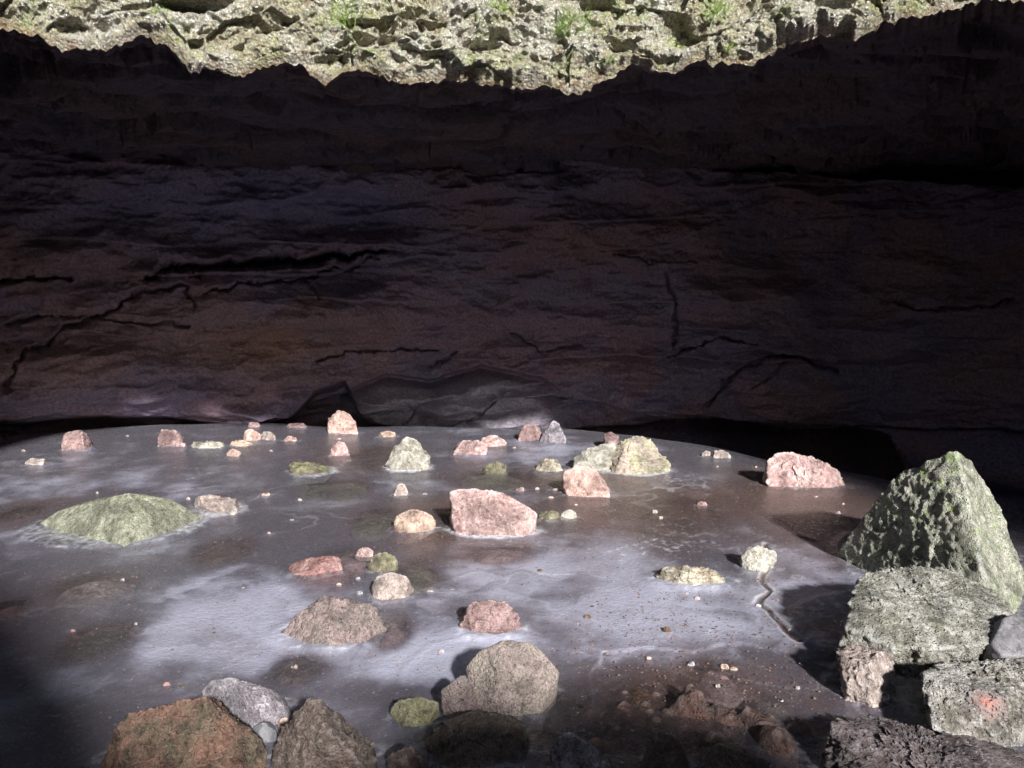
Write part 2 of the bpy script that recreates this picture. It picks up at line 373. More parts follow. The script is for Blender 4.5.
sil_rock('rock', [(441, 690), (450, 680), (466, 676), (476, 692), (478, 706), (455, 724), (445, 716)], M['craggy'],
         'small pinkish rock leaning on the left of the biggest grey boulder', depth=0.8, group=G_F, rough=0.7, seed=29)
sil_rock('rock', [(390, 712), (396, 700), (420, 697), (438, 702), (440, 718), (425, 730), (400, 727)], M['olive'],
         'dull green grey rock left of the small pinkish leaning one', depth=0.9, group=G_F, rough=0.6, seed=30)
sil_rock('rock', [(549, 750), (560, 737), (572, 732), (595, 748), (612, 768), (600, 780), (560, 778)], M['grey'],
         'dim grey rock in the shade at the bottom, right of the middle', depth=0.9, base=782, group=G_F, rough=0.6, seed=31)
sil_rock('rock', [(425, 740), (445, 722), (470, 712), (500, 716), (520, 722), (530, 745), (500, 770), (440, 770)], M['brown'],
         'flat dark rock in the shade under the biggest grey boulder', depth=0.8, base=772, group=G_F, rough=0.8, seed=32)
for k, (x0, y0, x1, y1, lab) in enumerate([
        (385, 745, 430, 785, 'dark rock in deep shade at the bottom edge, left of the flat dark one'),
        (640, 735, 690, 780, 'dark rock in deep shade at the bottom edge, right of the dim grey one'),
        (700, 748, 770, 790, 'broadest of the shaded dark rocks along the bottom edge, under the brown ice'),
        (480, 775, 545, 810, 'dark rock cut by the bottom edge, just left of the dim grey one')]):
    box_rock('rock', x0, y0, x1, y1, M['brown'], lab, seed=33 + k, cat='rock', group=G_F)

# ------------------------------------------------------------------ stones in the middle
G_M = 'stones standing in the lit ice'
slab = [(*ground(a, b), -0.004) for a, b in [(36, 525), (58, 535), (124, 548), (182, 530), (208, 519), (176, 506), (70, 509)]]
slab += [(q[0], q[1], -.06) for q in slab] + [at(128, 493, 4.88), at(142, 494, 4.96), at(88, 501, 5.0), at(58, 511, 4.98), at(170, 499, 5.0), at(127, 518, 4.73)]
hull_rock('boulder', slab, M['green'], 'long low green boulder with a ridge over its middle, at the left', 'boulder', G_M, px=170, rough=0.14, p=50, seed=41, cuts=0)
sil_rock('rock', [(192, 502), (202, 494), (216, 500), (232, 499), (242, 507), (235, 515), (205, 516)], M['pale'],
         'flat pinkish grey rock rimmed with frost, touching the right tip of the long green boulder', depth=0.8, group=G_M, rough=0.9, seed=42)
sil_rock('rock', [(448, 502), (455, 490), (478, 489), (488, 494), (500, 491), (515, 503), (535, 512), (537, 528), (522, 538), (495, 534), (470, 532), (456, 518)], M['pink'],
         'large pink slab with a sloping face in the middle of the ice', depth=0.55, group=G_M, rough=0.5, p=34, seed=43, cuts=7)
sil_rock('rock', [(392, 527), (396, 516), (412, 509), (428, 511), (436, 520), (432, 529), (408, 535), (396, 533)], M['tan'],
         'angular tan rock left of the large pink slab', depth=0.8, group=G_M, rough=0.45, p=30, seed=44)
sil_rock('rock', [(562, 484), (564, 470), (575, 466), (592, 466), (600, 478), (609, 487), (610, 496), (590, 499), (568, 495)], M['orange'],
         'bright peach coloured rock in front of the two mossy rocks', depth=0.8, group=G_M, rough=0.6, seed=45)
sil_rock('rock', [(571, 461), (590, 447), (612, 443), (618, 455), (612, 470), (590, 473), (574, 469)], M['sage'],
         'mossy slab leaning at the left of the bigger mossy boulder', depth=0.7, group=G_M, rough=0.6, seed=46, layer=0.01)
sil_rock('boulder', [(608, 462), (614, 444), (625, 438), (642, 436), (658, 444), (668, 462), (671, 470), (640, 476), (612, 472)], M['greenpink'],
         'boulder streaked with green moss and pink rock, centre right near the back', depth=0.8, cat='boulder', group=G_M, rough=1.0, p=34, seed=47, layer=0.02, cuts=9)
box_rock('stone', 603, 433, 616, 445, M['dusky'], 'dark pink lump on top of the join of the two mossy rocks', seed=48, cat='stone', group=G_M, base=None) if False else None
sil_rock('rock', [(386, 464), (393, 447), (400, 438), (412, 438), (418, 450), (430, 463), (428, 469), (408, 472), (390, 469)], M['sage'],
         'pale conical rock with a mossy cap and a white frost skirt', depth=0.9, group=G_M, rough=1.1, seed=49, cuts=9)
sil_rock('rock', [(288, 466), (292, 462), (312, 463), (334, 470), (325, 475), (296, 477)], M['olive'],
         'flat mossy rock left of the pale conical one', depth=0.9, group=G_M, rough=0.8, seed=50)
box_rock('rock', 482, 461, 508, 475, M['olive'], 'low olive rock just behind the large pink slab', seed=51, group=G_M, cat='rock')
box_rock('rock', 535, 458, 563, 473, M['yellow'], 'yellowish rounded rock left of the mossy slab', seed=52, group=G_M, cat='rock')
box_rock('rock', 535, 511, 562, 521, M['olive'], 'thin dark olive strip of rock right of the large pink slab', seed=53, shape='flat', group=G_M, cat='rock')
box_rock('stone', 560, 509, 577, 520, M['sage'], 'little pale green stone at the end of the thin olive strip of rock', seed=54, group=G_M, cat='stone')
box_rock('stone', 394, 483, 408, 496, M['pale'], 'small pale upright stone between the conical rock and the tan rock', seed=55, shape='tri', group=G_M, cat='stone')
sil_rock('rock', [(288, 571), (296, 564), (312, 558), (332, 557), (346, 563), (338, 571), (312, 578), (294, 577)], M['red'],
         'flat dark red rock whose right side sinks under the ice', depth=0.9, group=G_M, rough=0.9, seed=56)
box_rock('stone', 355, 547, 373, 558, M['pink'], 'small pink stone right of the sunken red rock', seed=57, group=G_M, cat='stone')
sil_rock('rock', [(367, 564), (373, 554), (386, 552), (397, 558), (398, 568), (385, 574), (370, 572)], M['olive'],
         'round dark olive rock half sunk in ice, behind the pale speckled stone', depth=0.9, group=G_M, rough=0.5, seed=58)
sil_rock('rock', [(371, 588), (378, 576), (390, 572), (404, 577), (413, 590), (405, 598), (380, 602)], M['pale'],
         'pale speckled stone in front of the round olive rock', depth=0.8, group=G_M, rough=0.8, seed=59)
sil_rock('rock', [(655, 575), (664, 568), (690, 566), (715, 570), (727, 577), (722, 585), (690, 588), (668, 585)], M['yellow'],
         'flat cream yellow rock flush with the brown ice, right of the middle', depth=0.6, group=G_M, rough=1.2, seed=60, layer=0.015)
sil_rock('rock', [(742, 556), (750, 546), (768, 546), (777, 555), (774, 567), (760, 573), (746, 567)], M['sage'],
         'pale olive rock with a dark cleft, beside the crack in the ice', depth=0.9, group=G_M, rough=1.2, seed=61)
sil_rock('boulder', [(767, 462), (775, 453), (792, 452), (806, 457), (822, 461), (835, 470), (848, 484), (838, 490), (815, 484), (790, 474), (770, 468)], M['pink'],
         'long craggy pink boulder near the back, left of the tall mossy boulder', depth=0.5, cat='boulder', group=G_M, rough=1.3, seed=64, pitdepth=0.007, cuts=9)

# ------------------------------------------------------------------ small stones along the back
G_B = 'small stones near the back of the ice'
rows = [
 (61, 431, 89, 451, 'dusky', 'block', 'dark reddish rock at the far left, in half shade', 'rock'),
 (25, 458, 45, 466, 'pale', 'flat', 'small flat pinkish stone at the left edge, in front of the dark reddish rock', 'stone'),
 (157, 429, 182, 448, 'dusky', 'block', 'upright dusky pink block at the back left', 'rock'),
 (172, 442, 186, 448, 'pink', 'flat', 'flat chip at the right foot of the upright dusky pink block', 'stone'),
 (190, 441, 226, 450, 'sage', 'flat', 'low pale green rock right of the upright dusky pink block', 'rock'),
 (226, 449, 241, 457, 'orange', 'flat', 'small rounded peach stone in front of the low pale green rock', 'stone'),
 (229, 440, 253, 448, 'tan', 'flat', 'flat tan slab beside the rounded pink stone at the back left', 'stone'),
 (242, 429, 260, 442, 'orange', 'round', 'rounded pink stone between the tan slab and the pale one', 'stone'),
 (258, 431, 276, 441, 'pale', 'round', 'pale rounded stone right of the rounded pink one', 'stone'),
 (248, 422, 260, 428, 'dusky', 'flat', 'tiny dim stone behind the rounded pink one', 'stone'),
 (283, 436, 297, 442, 'orange', 'flat', 'small flat oval peach stone by itself, right of the pale rounded one', 'stone'),
 (286, 423, 308, 429, 'dusky', 'flat', 'low dim reddish stone by the cave wall, left of the large peach rock', 'stone'),
 (378, 431, 396, 438, 'tan', 'flat', 'small flat cream stone right of the large peach rock', 'stone'),
 (328, 441, 351, 457, 'pink', 'tri', 'pointed pink rock in front of the large peach rock', 'rock'),
 (453, 440, 488, 456, 'pink', 'block', 'brick shaped pink rock, the nearer of two', 'rock'),
 (478, 435, 507, 448, 'pink', 'flat', 'flatter pink rock behind the brick shaped one', 'rock'),
 (518, 424, 543, 442, 'dusky', 'block', 'blocky pink rock at the back, left neighbour of the grey one', 'rock'),
 (540, 421, 566, 444, 'grey', 'tri', 'grey angular rock at the back, right neighbour of the blocky pink one', 'rock'),
 (701, 451, 711, 457, 'pale', 'flat', 'left of two tiny pale stones on the far edge of the ice', 'stone'),
 (713, 450, 731, 459, 'pale', 'block', 'right and larger of two tiny pale stones on the far edge of the ice', 'stone'),
]
for k, (x0, y0, x1, y1, mt, sh, lab, cat) in enumerate(rows):
    box_rock(cat, x0, y0, x1, y1, M[mt], lab, seed=70 + k, shape=sh, cat=cat, group=G_B)
sil_rock('rock', [(326, 432), (329, 420), (339, 410), (350, 414), (356, 424), (358, 433), (345, 435)], M['orange'],
         'large peach rock standing furthest back against the cave wall', depth=0.8, group=G_B, rough=0.9, seed=96)
o = hull_rock('stone', P((604, 446, 7.35), (603, 437, 7.4), (610, 432, 7.45), (619, 437, 7.4), (620, 446, 7.35), (612, 446, 7.2), (612, 440, 7.6)), M['dusky'],
              'dark pink lump resting on top where the two mossy rocks meet', 'stone', G_M, px=20, seed=97, foot=False)

# ------------------------------------------------------------------ stones under the ice
G_S = 'stones sunk under the ice'
SUNK = []
def sunk(x0, y0, x1, y1, mat, lab, seed, top=-0.004, hgt=0.10):
    cx, cy = (x0 + x1) / 2, (y0 + y1) / 2
    X, Y = ground(cx, cy); rx = (x1 - x0) / 2 * Y / F; ry = (ground(cx, y0)[1] - ground(cx, y1)[1]) / 2
    SUNK.append((X, Y, rx, ry)); rr = random.Random(seed); pts = []
    for k in range(11):
        a = k * 0.571 + rr.uniform(-.15, .15); q = rr.uniform(.82, 1.05)
        pts.append((X + rx * math.cos(a) * q, Y + ry * math.sin(a) * q, top - hgt * rr.uniform(.35, .6)))
        pts.append((X + rx * .6 * math.cos(a) * q, Y + ry * .6 * math.sin(a) * q, top - hgt * rr.uniform(0, .16)))
        pts.append((X + rx * .8 * math.cos(a), Y + ry * .8 * math.sin(a), top - hgt * 1.2))
    return hull_rock('sunken_rock', pts, mat, lab, 'rock', G_S, px=(x1 - x0), rough=0.35, seed=seed, foot=False, drop=1)
for k, (x0, y0, x1, y1, mt, lab) in enumerate([
        (193, 537, 256, 563, 'rust', 'brown rock seen through the ice, below the right tip of the long green boulder'),
        (300, 545, 368, 590, 'red', 'dark red rock seen through the ice, beside the flat red one standing clear'),
        (55, 572, 135, 600, 'pale', 'whitish rock blurred under the ice at the left, below the long green boulder'),
        (-15, 598, 22, 622, 'red', 'dull red rock under the ice at the left edge'),
        (350, 508, 402, 532, 'olive', 'olive rock under the ice left of the angular tan rock'),
        (415, 510, 458, 540, 'rust', 'brown rock under the ice between the tan rock and the pink slab'),
        (390, 560, 440, 590, 'olive', 'olive rock under the ice right of the pale speckled stone'),
        (350, 445, 420, 470, 'rust', 'brown rock under the ice left of the pale conical rock'),
        (460, 468, 530, 488, 'olive', 'green brown rock under the ice behind the large pink slab'),
        (300, 478, 372, 498, 'olive', 'pale green rock under the ice in front of the flat mossy one'),
        (375, 618, 410, 650, 'dusky', 'dull pink rock under the ice right of the wide craggy one'),
        (620, 680, 665, 715, 'rust', 'rusty rock under the ice at the lower middle'),
        (60, 620, 130, 660, 'brown', 'dark brown rock under the ice at the lower left'),
        (690, 660, 745, 695, 'dusky', 'dull pink rock under the brown ice, lower right'),
        (740, 690, 800, 730, 'brown', 'dark rock under the brown ice near the bottom right boulder'),
        (640, 500, 720, 530, 'rust', 'brown rock under the ice in front of the moss streaked boulder'),
        (0, 505, 40, 522, 'rust', 'brown rock under the ice left of the long green boulder'),
        (530, 690, 590, 722, 'brown', 'dark rock under the ice just right of the biggest grey boulder'),
        (270, 655, 330, 685, 'brown', 'dark rock under the ice between the wide craggy rock and the dark ridged boulder'),
        (470, 545, 540, 562, 'dusky', 'pinkish rock under the ice in front of the large pink slab')]):
    sunk(x0, y0, x1, y1, M[mt], lab, 110 + k)

# ------------------------------------------------------------------ pebbles on the ice
G_E = 'pebbles scattered on the ice'
pebs = [
 (90, 449, 5, 'white', 'white crumb of frost right of the dark reddish rock'),
 (23, 451, 6, 'tan', 'orange pebble at the far left in half shade'),
 (127, 436, 5, 'pale', 'dim pebble between the dark reddish rock and the upright pink block'),
 (271, 451, 5, 'pale', 'pale pebble in front of the pale rounded stone'),
 (97, 493, 4, 'pale', 'pebble behind the ridge of the long green boulder'),
 (266, 495, 11, 'tan', 'flat tan pebble alone between the long green boulder and the flat mossy rock'),
 (300, 500, 6, 'pale', 'pale pebble right of the flat tan one'),
 (292, 520, 5, 'white', 'white pebble in the dark ice below the pale one'),
 (207, 517, 14, 'orange', 'peach pebble in front of the flat pinkish grey rock'),
 (188, 499, 6, 'pale', 'pebble at the tip of the long green boulder'),
 (269, 533, 4, 'orange', 'orange crumb near the brown sunken rock'),
 (425, 494, 6, 'pale', 'tiny pale pebble right of the small upright stone'),
 (339, 439, 5, 'pink', 'pink pebble between the pointed pink rock and the peach rock'),
 (514, 448, 5, 'pale', 'pale pebble right of the flatter pink rock'),
 (520, 490, 11, 'dusky', 'dull pink pebble above the large pink slab'),
 (537, 489, 6, 'pale', 'pale crumb right of the dull pink pebble'),
 (556, 491, 12, 'pale', 'flat pale pebble left of the bright peach rock'),
 (551, 498, 7, 'orange', 'small peach pebble just below the flat pale one'),
 (576, 505, 4, 'orange', 'peach crumb under the bright peach rock'),
 (702, 505, 13, 'dusky', 'flat dusty pink pebble on the brown ice right of the moss streaked boulder'),
 (655, 512, 7, 'pale', 'pale pebble left of the flat dusty pink one'),
 (661, 518, 6, 'tan', 'tan pebble close under the pale one on the brown ice'),
 (756, 467, 4, 'orange', 'orange crumb left of the long craggy pink boulder'),
 (717, 467, 4, 'pale', 'crumb below the two tiny pale stones'),
 (816, 497, 5, 'tan', 'tan pebble on dark ice under the craggy pink boulder'),
 (838, 513, 7, 'pale', 'pale pebble nearest to the tall mossy boulder'),
 (843, 504, 4, 'orange', 'orange crumb above the pebble by the tall mossy boulder'),
 (697, 599, 9, 'pink', 'bright pink pebble under the flat cream yellow rock'),
 (687, 594, 5, 'pink', 'little pink crumb left of the bright pink pebble'),
 (668, 589, 5, 'pale', 'pale crumb at the left tip of the flat cream rock'),
 (776, 601, 9, 'dusky', 'brown pebble beside the crack in the ice'),
 (758, 606, 9, 'white', 'icy white pebble lodged in the crack'),
 (790, 630, 5, 'pale', 'pale pebble on the ice right of the crack'),
 (691, 664, 10, 'white', 'whitish pebble on the edge of the ice shelf'),
 (725, 667, 11, 'tan', 'left of two tan pebbles on the ice shelf'),
 (734, 669, 10, 'tan', 'right of two tan pebbles on the ice shelf'),
 (718, 686, 6, 'pale', 'pale crumb below the two tan pebbles'),
 (798, 688, 6, 'pale', 'pale pebble on the brown shelf'),
 (782, 701, 4, 'white', 'white crumb on the brown shelf'),
 (649, 658, 6, 'orange', 'orange crumb left of the ice shelf'),
 (536, 633, 5, 'pale', 'pale crumb right of the reddish streaked rock'),
 (441, 652, 8, 'pale', 'pale triangular pebble in the shadow of the biggest grey boulder'),
 (443, 671, 7, 'orange', 'peach pebble in the shadow of the biggest grey boulder'),
 (400, 658, 5, 'tan', 'tan crumb between the wide craggy rock and the biggest boulder'),
 (358, 579, 7, 'white', 'icy white pebble left of the pale speckled stone'),
 (360, 594, 9, 'white', 'flat white pebble in front of the sunken red rock'),
 (339, 585, 7, 'orange', 'peach pebble on the sunken red rock'),
 (430, 592, 8, 'pale', 'pale triangular pebble right of the pale speckled stone'),
 (452, 590, 5, 'pale', 'pale crumb beside the arc in the ice'),
 (294, 667, 9, 'tan', 'tan pebble in dim ice below the wide craggy rock'),
 (167, 685, 10, 'red', 'dark red pebble in dim ice left of the grey speckled rock'),
 (181, 687, 8, 'rust', 'rusty pebble just right of the dark red one'),
 (122, 580, 6, 'white', 'white crumb on the whitish sunken rock'),
 (73, 631, 6, 'red', 'reddish crumb in the dim ice at the left'),
 (136, 624, 4, 'white', 'white crumb on the dim milky ice at the left'),
 (135, 537, 10, 'red', 'dark red pebble against the foot of the long green boulder'),
 (214, 633, 5, 'brown', 'dark speck of rock on the milky ice'),
 (243, 588, 4, 'pale', 'pale crumb at the top of the milky ice'),
 (587, 618, 12, 'rust', 'flat brown flake on the milky ice in the middle'),
 (592, 607, 7, 'rust', 'brown crumb just behind the flat brown flake'),
 (540, 571, 8, 'rust', 'brown crumb on the ice below the large pink slab'),
 (667, 631, 13, 'rust', 'long thin brown flake in front of the ice shelf'),
]
for k, (x, y, w, mt, lab) in enumerate(pebs):
    w *= .78; h = w * random.uniform(.35, .65)
    box_rock('pebble', x - w / 2, y - h * .7, x + w / 2, y + h * .3, M[mt], lab, seed=200 + k, cat='pebble', group=G_E, shape=random.choice(['round', 'flat', 'wedge', 'block']))

# ------------------------------------------------------------------ ice
def interp(x, pts):
    return np.interp(x, [a for a, b in pts], [b for a, b in pts])
EDGE = []
for (a, b) in [(-900, 470), (-200, 450), (0, 440), (60, 432), (160, 424), (330, 426), (560, 431), (640, 436), (700, 446), (760, 458), (850, 477), (940, 500), (1024, 524), (1200, 580), (2000, 700)]:
    X, Y = ground(a, b); EDGE.append((math.atan2(X, Y), math.hypot(X, Y)))
def ice_h(x, y):
    phi = np.arctan2(x, y); r = np.hypot(x, y); e = interp(phi, EDGE) + .12 * np.sin(phi * 23) * np.sin(phi * 9 + 1)
    t = np.maximum(0, r - e + 0.25)
    return -0.16 * t ** 1.7
def seg_dist(px, py, poly):
    d = np.full(px.shape, 1e9); side = np.zeros(px.shape)
    for (ax, ay), (bx, by) in zip(poly[:-1], poly[1:]):
        vx, vy = bx - ax, by - ay; L = vx * vx + vy * vy + 1e-12
        t = np.clip(((px - ax) * vx + (py - ay) * vy) / L, 0, 1)
        dd = np.hypot(px - ax - t * vx, py - ay - t * vy)
        m = dd < d; side = np.where(m, vx * (py - ay) - vy * (px - ax), side); d = np.minimum(d, dd)
    return d, side
def blobs(x, y, lst):
    out = np.zeros(x.shape)
    for (px, py, rx, ry, v) in lst:
        X, Y = ground(px, py); ax = rx * Y / F
        y1 = ground(px, py - ry)[1] if py - ry > 405 else Y * 1.5
        y0 = ground(px, py + ry)[1]; ay = (y1 - y0) / 2
        out += v * np.exp(-(((x - X) / ax) ** 2 + ((y - Y) / ay) ** 2))
    return out

ny, nx = 620, 900
ys = np.concatenate([np.geomspace(1.25, 9.4, ny - 60), np.linspace(9.45, 14, 60)])
xs = np.linspace(-1, 1, nx)
YY = np.repeat(ys[:, None], nx, 1); XX = xs[None, :] * (0.76 * YY + 0.5)
XX[:, 0] -= 5; XX[:, -1] += 5
x, y = XX.ravel(), YY.ravel(); p3 = V3(x, y, x * 0)
z = ice_h(x, y)
z += 0.006 * fbm(p3 * 1.6, 3) + 0.0018 * fbm(p3 * 9 + 4, 3)
wx = 0.05 * fbm(p3 * 3.1 + 8, 3); wy = 0.05 * fbm(p3 * 3.1 + 3, 3)
def gp(*a): return [ground(*q) for q in a]
shelf = gp((590, 700), (600, 672), (605, 655), (640, 648), (690, 648), (745, 640), (790, 650), (830, 676), (860, 700))
d, side = seg_dist(x + wx * 1.6, y + wy * 1.6, shelf)
z += 0.002 * np.exp(-(d / 0.03) ** 2) * (side > 0) - 0.007 * sstep(-0.01, 0.01, np.where(side < 0, d, -d))* np.exp(-(d/0.5)**2)
nff = np.clip(fbm(p3 * 6 + 50, 3), -.6, 1)
crack = gp((765, 545), (774, 565), (764, 580), (771, 592), (757, 603), (768, 612), (780, 622), (800, 640))
d2, _ = seg_dist(x + wx * 1.3, y + wy * 1.3, crack)
z -= 0.014 * np.exp(-(d2 / (0.014 * (1 + 1.2 * nff))) ** 2); z += 0.002 * np.exp(-((d2 - .03) / 0.012) ** 2)
arc = gp((395, 605), (430, 588), (470, 572), (515, 570), (550, 580))
d3, s3 = seg_dist(x + wx * .3, y + wy * .3, arc); z += 0.004 * np.exp(-(d3 / 0.02) ** 2)
arc2 = gp((745, 550), (760, 542), (790, 533), (815, 540))
d4, _ = seg_dist(x + wx * .3, y + wy * .3, arc2); z += 0.006 * np.exp(-(d4 / 0.02) ** 2)
arc3 = gp((395, 700), (402, 670), (430, 645), (470, 638))
d5, _ = seg_dist(x, y, arc3); z += 0.003 * np.exp(-(d5 / 0.02) ** 2)

frost = np.zeros(x.shape); damp = np.zeros(x.shape)
nf = fbm(p3 * 7 + 2, 3); nf2 = fbm(p3 * 22 + 2, 3)
fstrong = blobs(x, y, [(120, 530, 90, 14, .7), (225, 512, 30, 10, .7), (408, 470, 35, 12, 1.2), (640, 476, 60, 10, 1.0), (495, 538, 70, 16, 1.1), (330, 474, 40, 12, .7)])
for (cx, cy, hx, hy) in ROCKS:
    m = (np.abs(x - cx) < hx * 2 + .3) & (np.abs(y - cy) < hy * 2 + .3)
    if not m.any(): continue
    xx, yy = x[m] - cx, y[m] - cy
    rr = np.hypot(xx / max(hx, .01), yy / max(hy, .01)); dist = (rr - 1) * min(hx, hy)
    wdt = (0.014 + 0.03 * nf[m]) * (1 + 0.3 * cy / 4)
    fr = np.exp(-(np.maximum(dist - 0.01, 0) / np.maximum(wdt, .006)) ** 2) * np.clip(0.05 + .8 * fstrong[m] + 0.9 * nf2[m] + .3 * nf[m], 0, .9) * min(1, hx / .04)
    frost[m] = np.maximum(frost[m], fr)
    z[m] += 0.014 * np.exp(-(np.maximum(dist, 0) / .04) ** 2) * min(1, hx / .15)
    damp[m] = np.maximum(damp[m], np.exp(-(np.maximum(dist, 0) / (.3 * hx + .01)) ** 2) * min(1, hx / .08))
spots = blobs(x, y, [(680, 480, 40, 14, 1), (690, 530, 50, 22, .9), (650, 545, 50, 12, .7), (380, 530, 60, 8, .5), (100, 575, 60, 10, .8), (510, 545, 80, 10, .8), (740, 630, 60, 10, .6),
                     (640, 560, 50, 12, .6), (40, 465, 60, 14, .6), (600, 495, 40, 10, .4), (110, 545, 60, 7, .5), (700, 634, 70, 6, .7), (420, 475, 60, 10, .4), (450, 490, 70, 10, .3)])
v1 = ridged(p3 * 6 + 31, 4)
nf3 = fbm(p3 * 30 + 12, 3)
frost = np.maximum(frost, sstep(0.60, 0.95, v1 * .62 + 0.5 * nf3 + 0.22 * spots) * np.clip(spots * .7, 0, .7))
fz, _, _ = worley(p3 * np.array([1.1, 1.5, 1]) + .35 * np.stack([wx, wy, wx], 1) * 10 + 5)
fa, fb, _ = worley(p3 * np.array([.55, .8, 1]) + np.stack([wx, wy, wx], 1) * 5 + 5)
hair = np.exp(-((fb - fa) / .012) ** 2) * sstep(-.05, .25, fbm(p3 * .8 + 77, 2))
frost = np.maximum(frost, .30 * hair)
frost = np.maximum(frost, 0.12 * np.exp(-(d3 / 0.006) ** 2)); 
frost = np.maximum(frost, 0.3 * np.exp(-(d / 0.006) ** 2) * sstep(.1, .5, nf2))
frost = np.maximum(frost, 0.5 * np.exp(-((d2 - .022) / 0.008) ** 2))
milk = 0.32 + 0.46 * fbm(p3 * 0.9 + 5, 3) + 0.06 * nf
milk += blobs(x, y, [(215, 630, 110, 45, .62), (290, 590, 90, 40, .22), (435, 655, 75, 28, .62), (590, 590, 130, 40, .40), (500, 610, 70, 40, .3), (700, 625, 110, 25, .45), (800, 590, 60, 45, .40), (640, 660, 90, 30, .25), (150, 720, 60, 50, .1),
                     (600, 500, 110, 20, .2), (330, 500, 60, 12, .2), (150, 475, 150, 12, .1), (30, 480, 60, 14, .2), (740, 480, 80, 14, .35), (640, 520, 80, 14, .2), (560, 560, 90, 25, .25), (370, 690, 60, 15, -.25), (130, 660, 60, 25, -.25),
                     (330, 565, 50, 25, -.2), (228, 550, 40, 18, -.15), (95, 588, 50, 18, -.18), (200, 440, 150, 14, -.2), (350, 460, 80, 14, -.15), (690, 555, 60, 12, -.15), (400, 525, 80, 20, -.25), (720, 705, 110, 45, -.6), (640, 715, 70, 35, -.5), (820, 740, 60, 40, -.4), (520, 745, 160, 25, -.5), (780, 500, 60, 40, -.1)])
clear = np.clip(blobs(x, y, [(690, 715, 130, 40, 1.0), (560, 750, 130, 25, .8), (800, 745, 60, 25, .8)]), 0, 1)
for (cx, cy, hx, hy) in SUNK:
    e_ = np.exp(-(((x - cx + wx * .8) / hx) ** 2 + ((y - cy + wy * 1.5) / hy) ** 2) ** 1.5 * .8); milk -= .60 * e_; clear = np.maximum(clear, e_)
milk -= 0.2 * np.exp(-(d2 / 0.02) ** 2)
dirt = 0.06 + 0.42 * fbm(p3 * 1.3 + 40, 5) + blobs(x, y, [(700, 515, 150, 38, .45), (800, 500, 90, 40, .45), (720, 690, 110, 40, .7), (640, 700, 80, 35, .4), (850, 490, 80, 20, .5), (540, 500, 120, 40, .25), (400, 520, 90, 30, .35),
                     (350, 450, 80, 16, .35), (30, 510, 70, 16, .35), (450, 560, 100, 20, .2), (640, 480, 100, 24, .3), (90, 590, 60, 20, .25), (850, 650, 60, 60, .35)])
dirt += 0.5 * np.exp(-(d2 / 0.02) ** 2) + 0.35 * np.exp(-(d3 / 0.006) ** 2) * .6
flow = fbm(p3 * np.array([1.2, 5, 1]) + wx[:, None] * 8, 4)
pa, pb, pid = worley(p3 * np.array([1.0, 1.5, 1]) + .9 * np.stack([fbm(p3 * 1.7 + k * 7, 4) for k in range(3)], 1) + 9)
milk += .30 * (pid - .5) * sstep(0, .07, pb - pa)
dirt += .22 * (np.mod(pid * 7.3, 1) - .5) * sstep(0, .05, pb - pa)
ice_v = np.stack([x, y, z], 1)

m, nt = nodes('milky_ice'); t = NT(nt)
pos = t.n('ShaderNodeNewGeometry').outputs['Position']
aM, aF, aD = t.attr('milk'), t.attr('frost'), t.attr('dirt')
n1 = t.noise(pos, 3.2, 5, 0.5, 0.1); n4 = t.noise(pos, 15, 7, 0.72, .2); n2 = t.noise(pos, 34, 6, 0.7); n3 = t.noise(pos, 150, 3, 0.7)
mk = t.math('ADD', aM, t.math('MULTIPLY', t.math('ADD', t.math('SUBTRACT', n1, 0.5), t.math('MULTIPLY', t.math('SUBTRACT', n4, 0.5), .35)), 1.0))
dk = t.ramp(t.math('ADD', aD, t.math('MULTIPLY', t.math('ADD', t.math('SUBTRACT', n2, 0.5), t.math('SUBTRACT', n4, 0.5)), 0.8)), 0.0, 0.9)
col = t.mix(t.ramp(mk, .2, 1.0), (0.115, 0.107, 0.135), (0.385, 0.385, 0.475))
col = t.mix(dk, col, (0.125, 0.078, 0.068))
fk = t.math('MULTIPLY', aF, t.ramp(n2, 0.30, 0.55, 0.35, 1.0))
fleck = t.math('MULTIPLY', t.ramp(t.noise(pos, 60, 4, 0.7), 0.61, 0.68), t.ramp(n4, .42, .6))
fk = t.math('MAXIMUM', fk, t.math('MULTIPLY', fleck, 0.7))
col = t.mix(fk, col, (0.80, 0.81, 0.86))
crumb = t.math('MULTIPLY', t.ramp(t.noise(pos, 70, 3, 0.6, 0.5), 0.685, 0.72), t.ramp(t.noise(pos, 2.2, 2), .45, .6))
col = t.mix(crumb, col, (0.11, 0.06, 0.045))
alpha = t.math('MAXIMUM', t.math('MAXIMUM', t.ramp(mk, 0.0, 0.8, 0.24, 0.97), t.ramp(t.attr('clear'), 0, 1, .66, .12)), t.math('MAXIMUM', fk, crumb))
alpha = t.math('MAXIMUM', alpha, t.math('MULTIPLY', dk, 0.5))
nb = t.bump(t.math('ADD', n2, t.math('ADD', t.math('MULTIPLY', n3, 0.35), t.math('MULTIPLY', fk, 0.8))), 0.7, 0.009)
dif = t.n('ShaderNodeBsdfDiffuse', Normal=nb); nt.links.new(col, dif.inputs['Color'])
tr = t.n('ShaderNodeBsdfTransparent', Color=(0.86, 0.88, 0.91, 1))
mx = t.n('ShaderNodeMixShader', i0=alpha, i1=tr.outputs[0], i2=dif.outputs[0])
gl = t.n('ShaderNodeBsdfGlossy', Color=(1, 1, 1, 1), Roughness=t.ramp(n2, .3, .7, .20, .45), Normal=nb)
geo = t.n('ShaderNodeNewGeometry')
dt = t.math('ABSOLUTE', t.n('ShaderNodeVectorMath', _operation='DOT_PRODUCT', i0=geo.outputs['Incoming'], i1=nb).outputs['Value'])
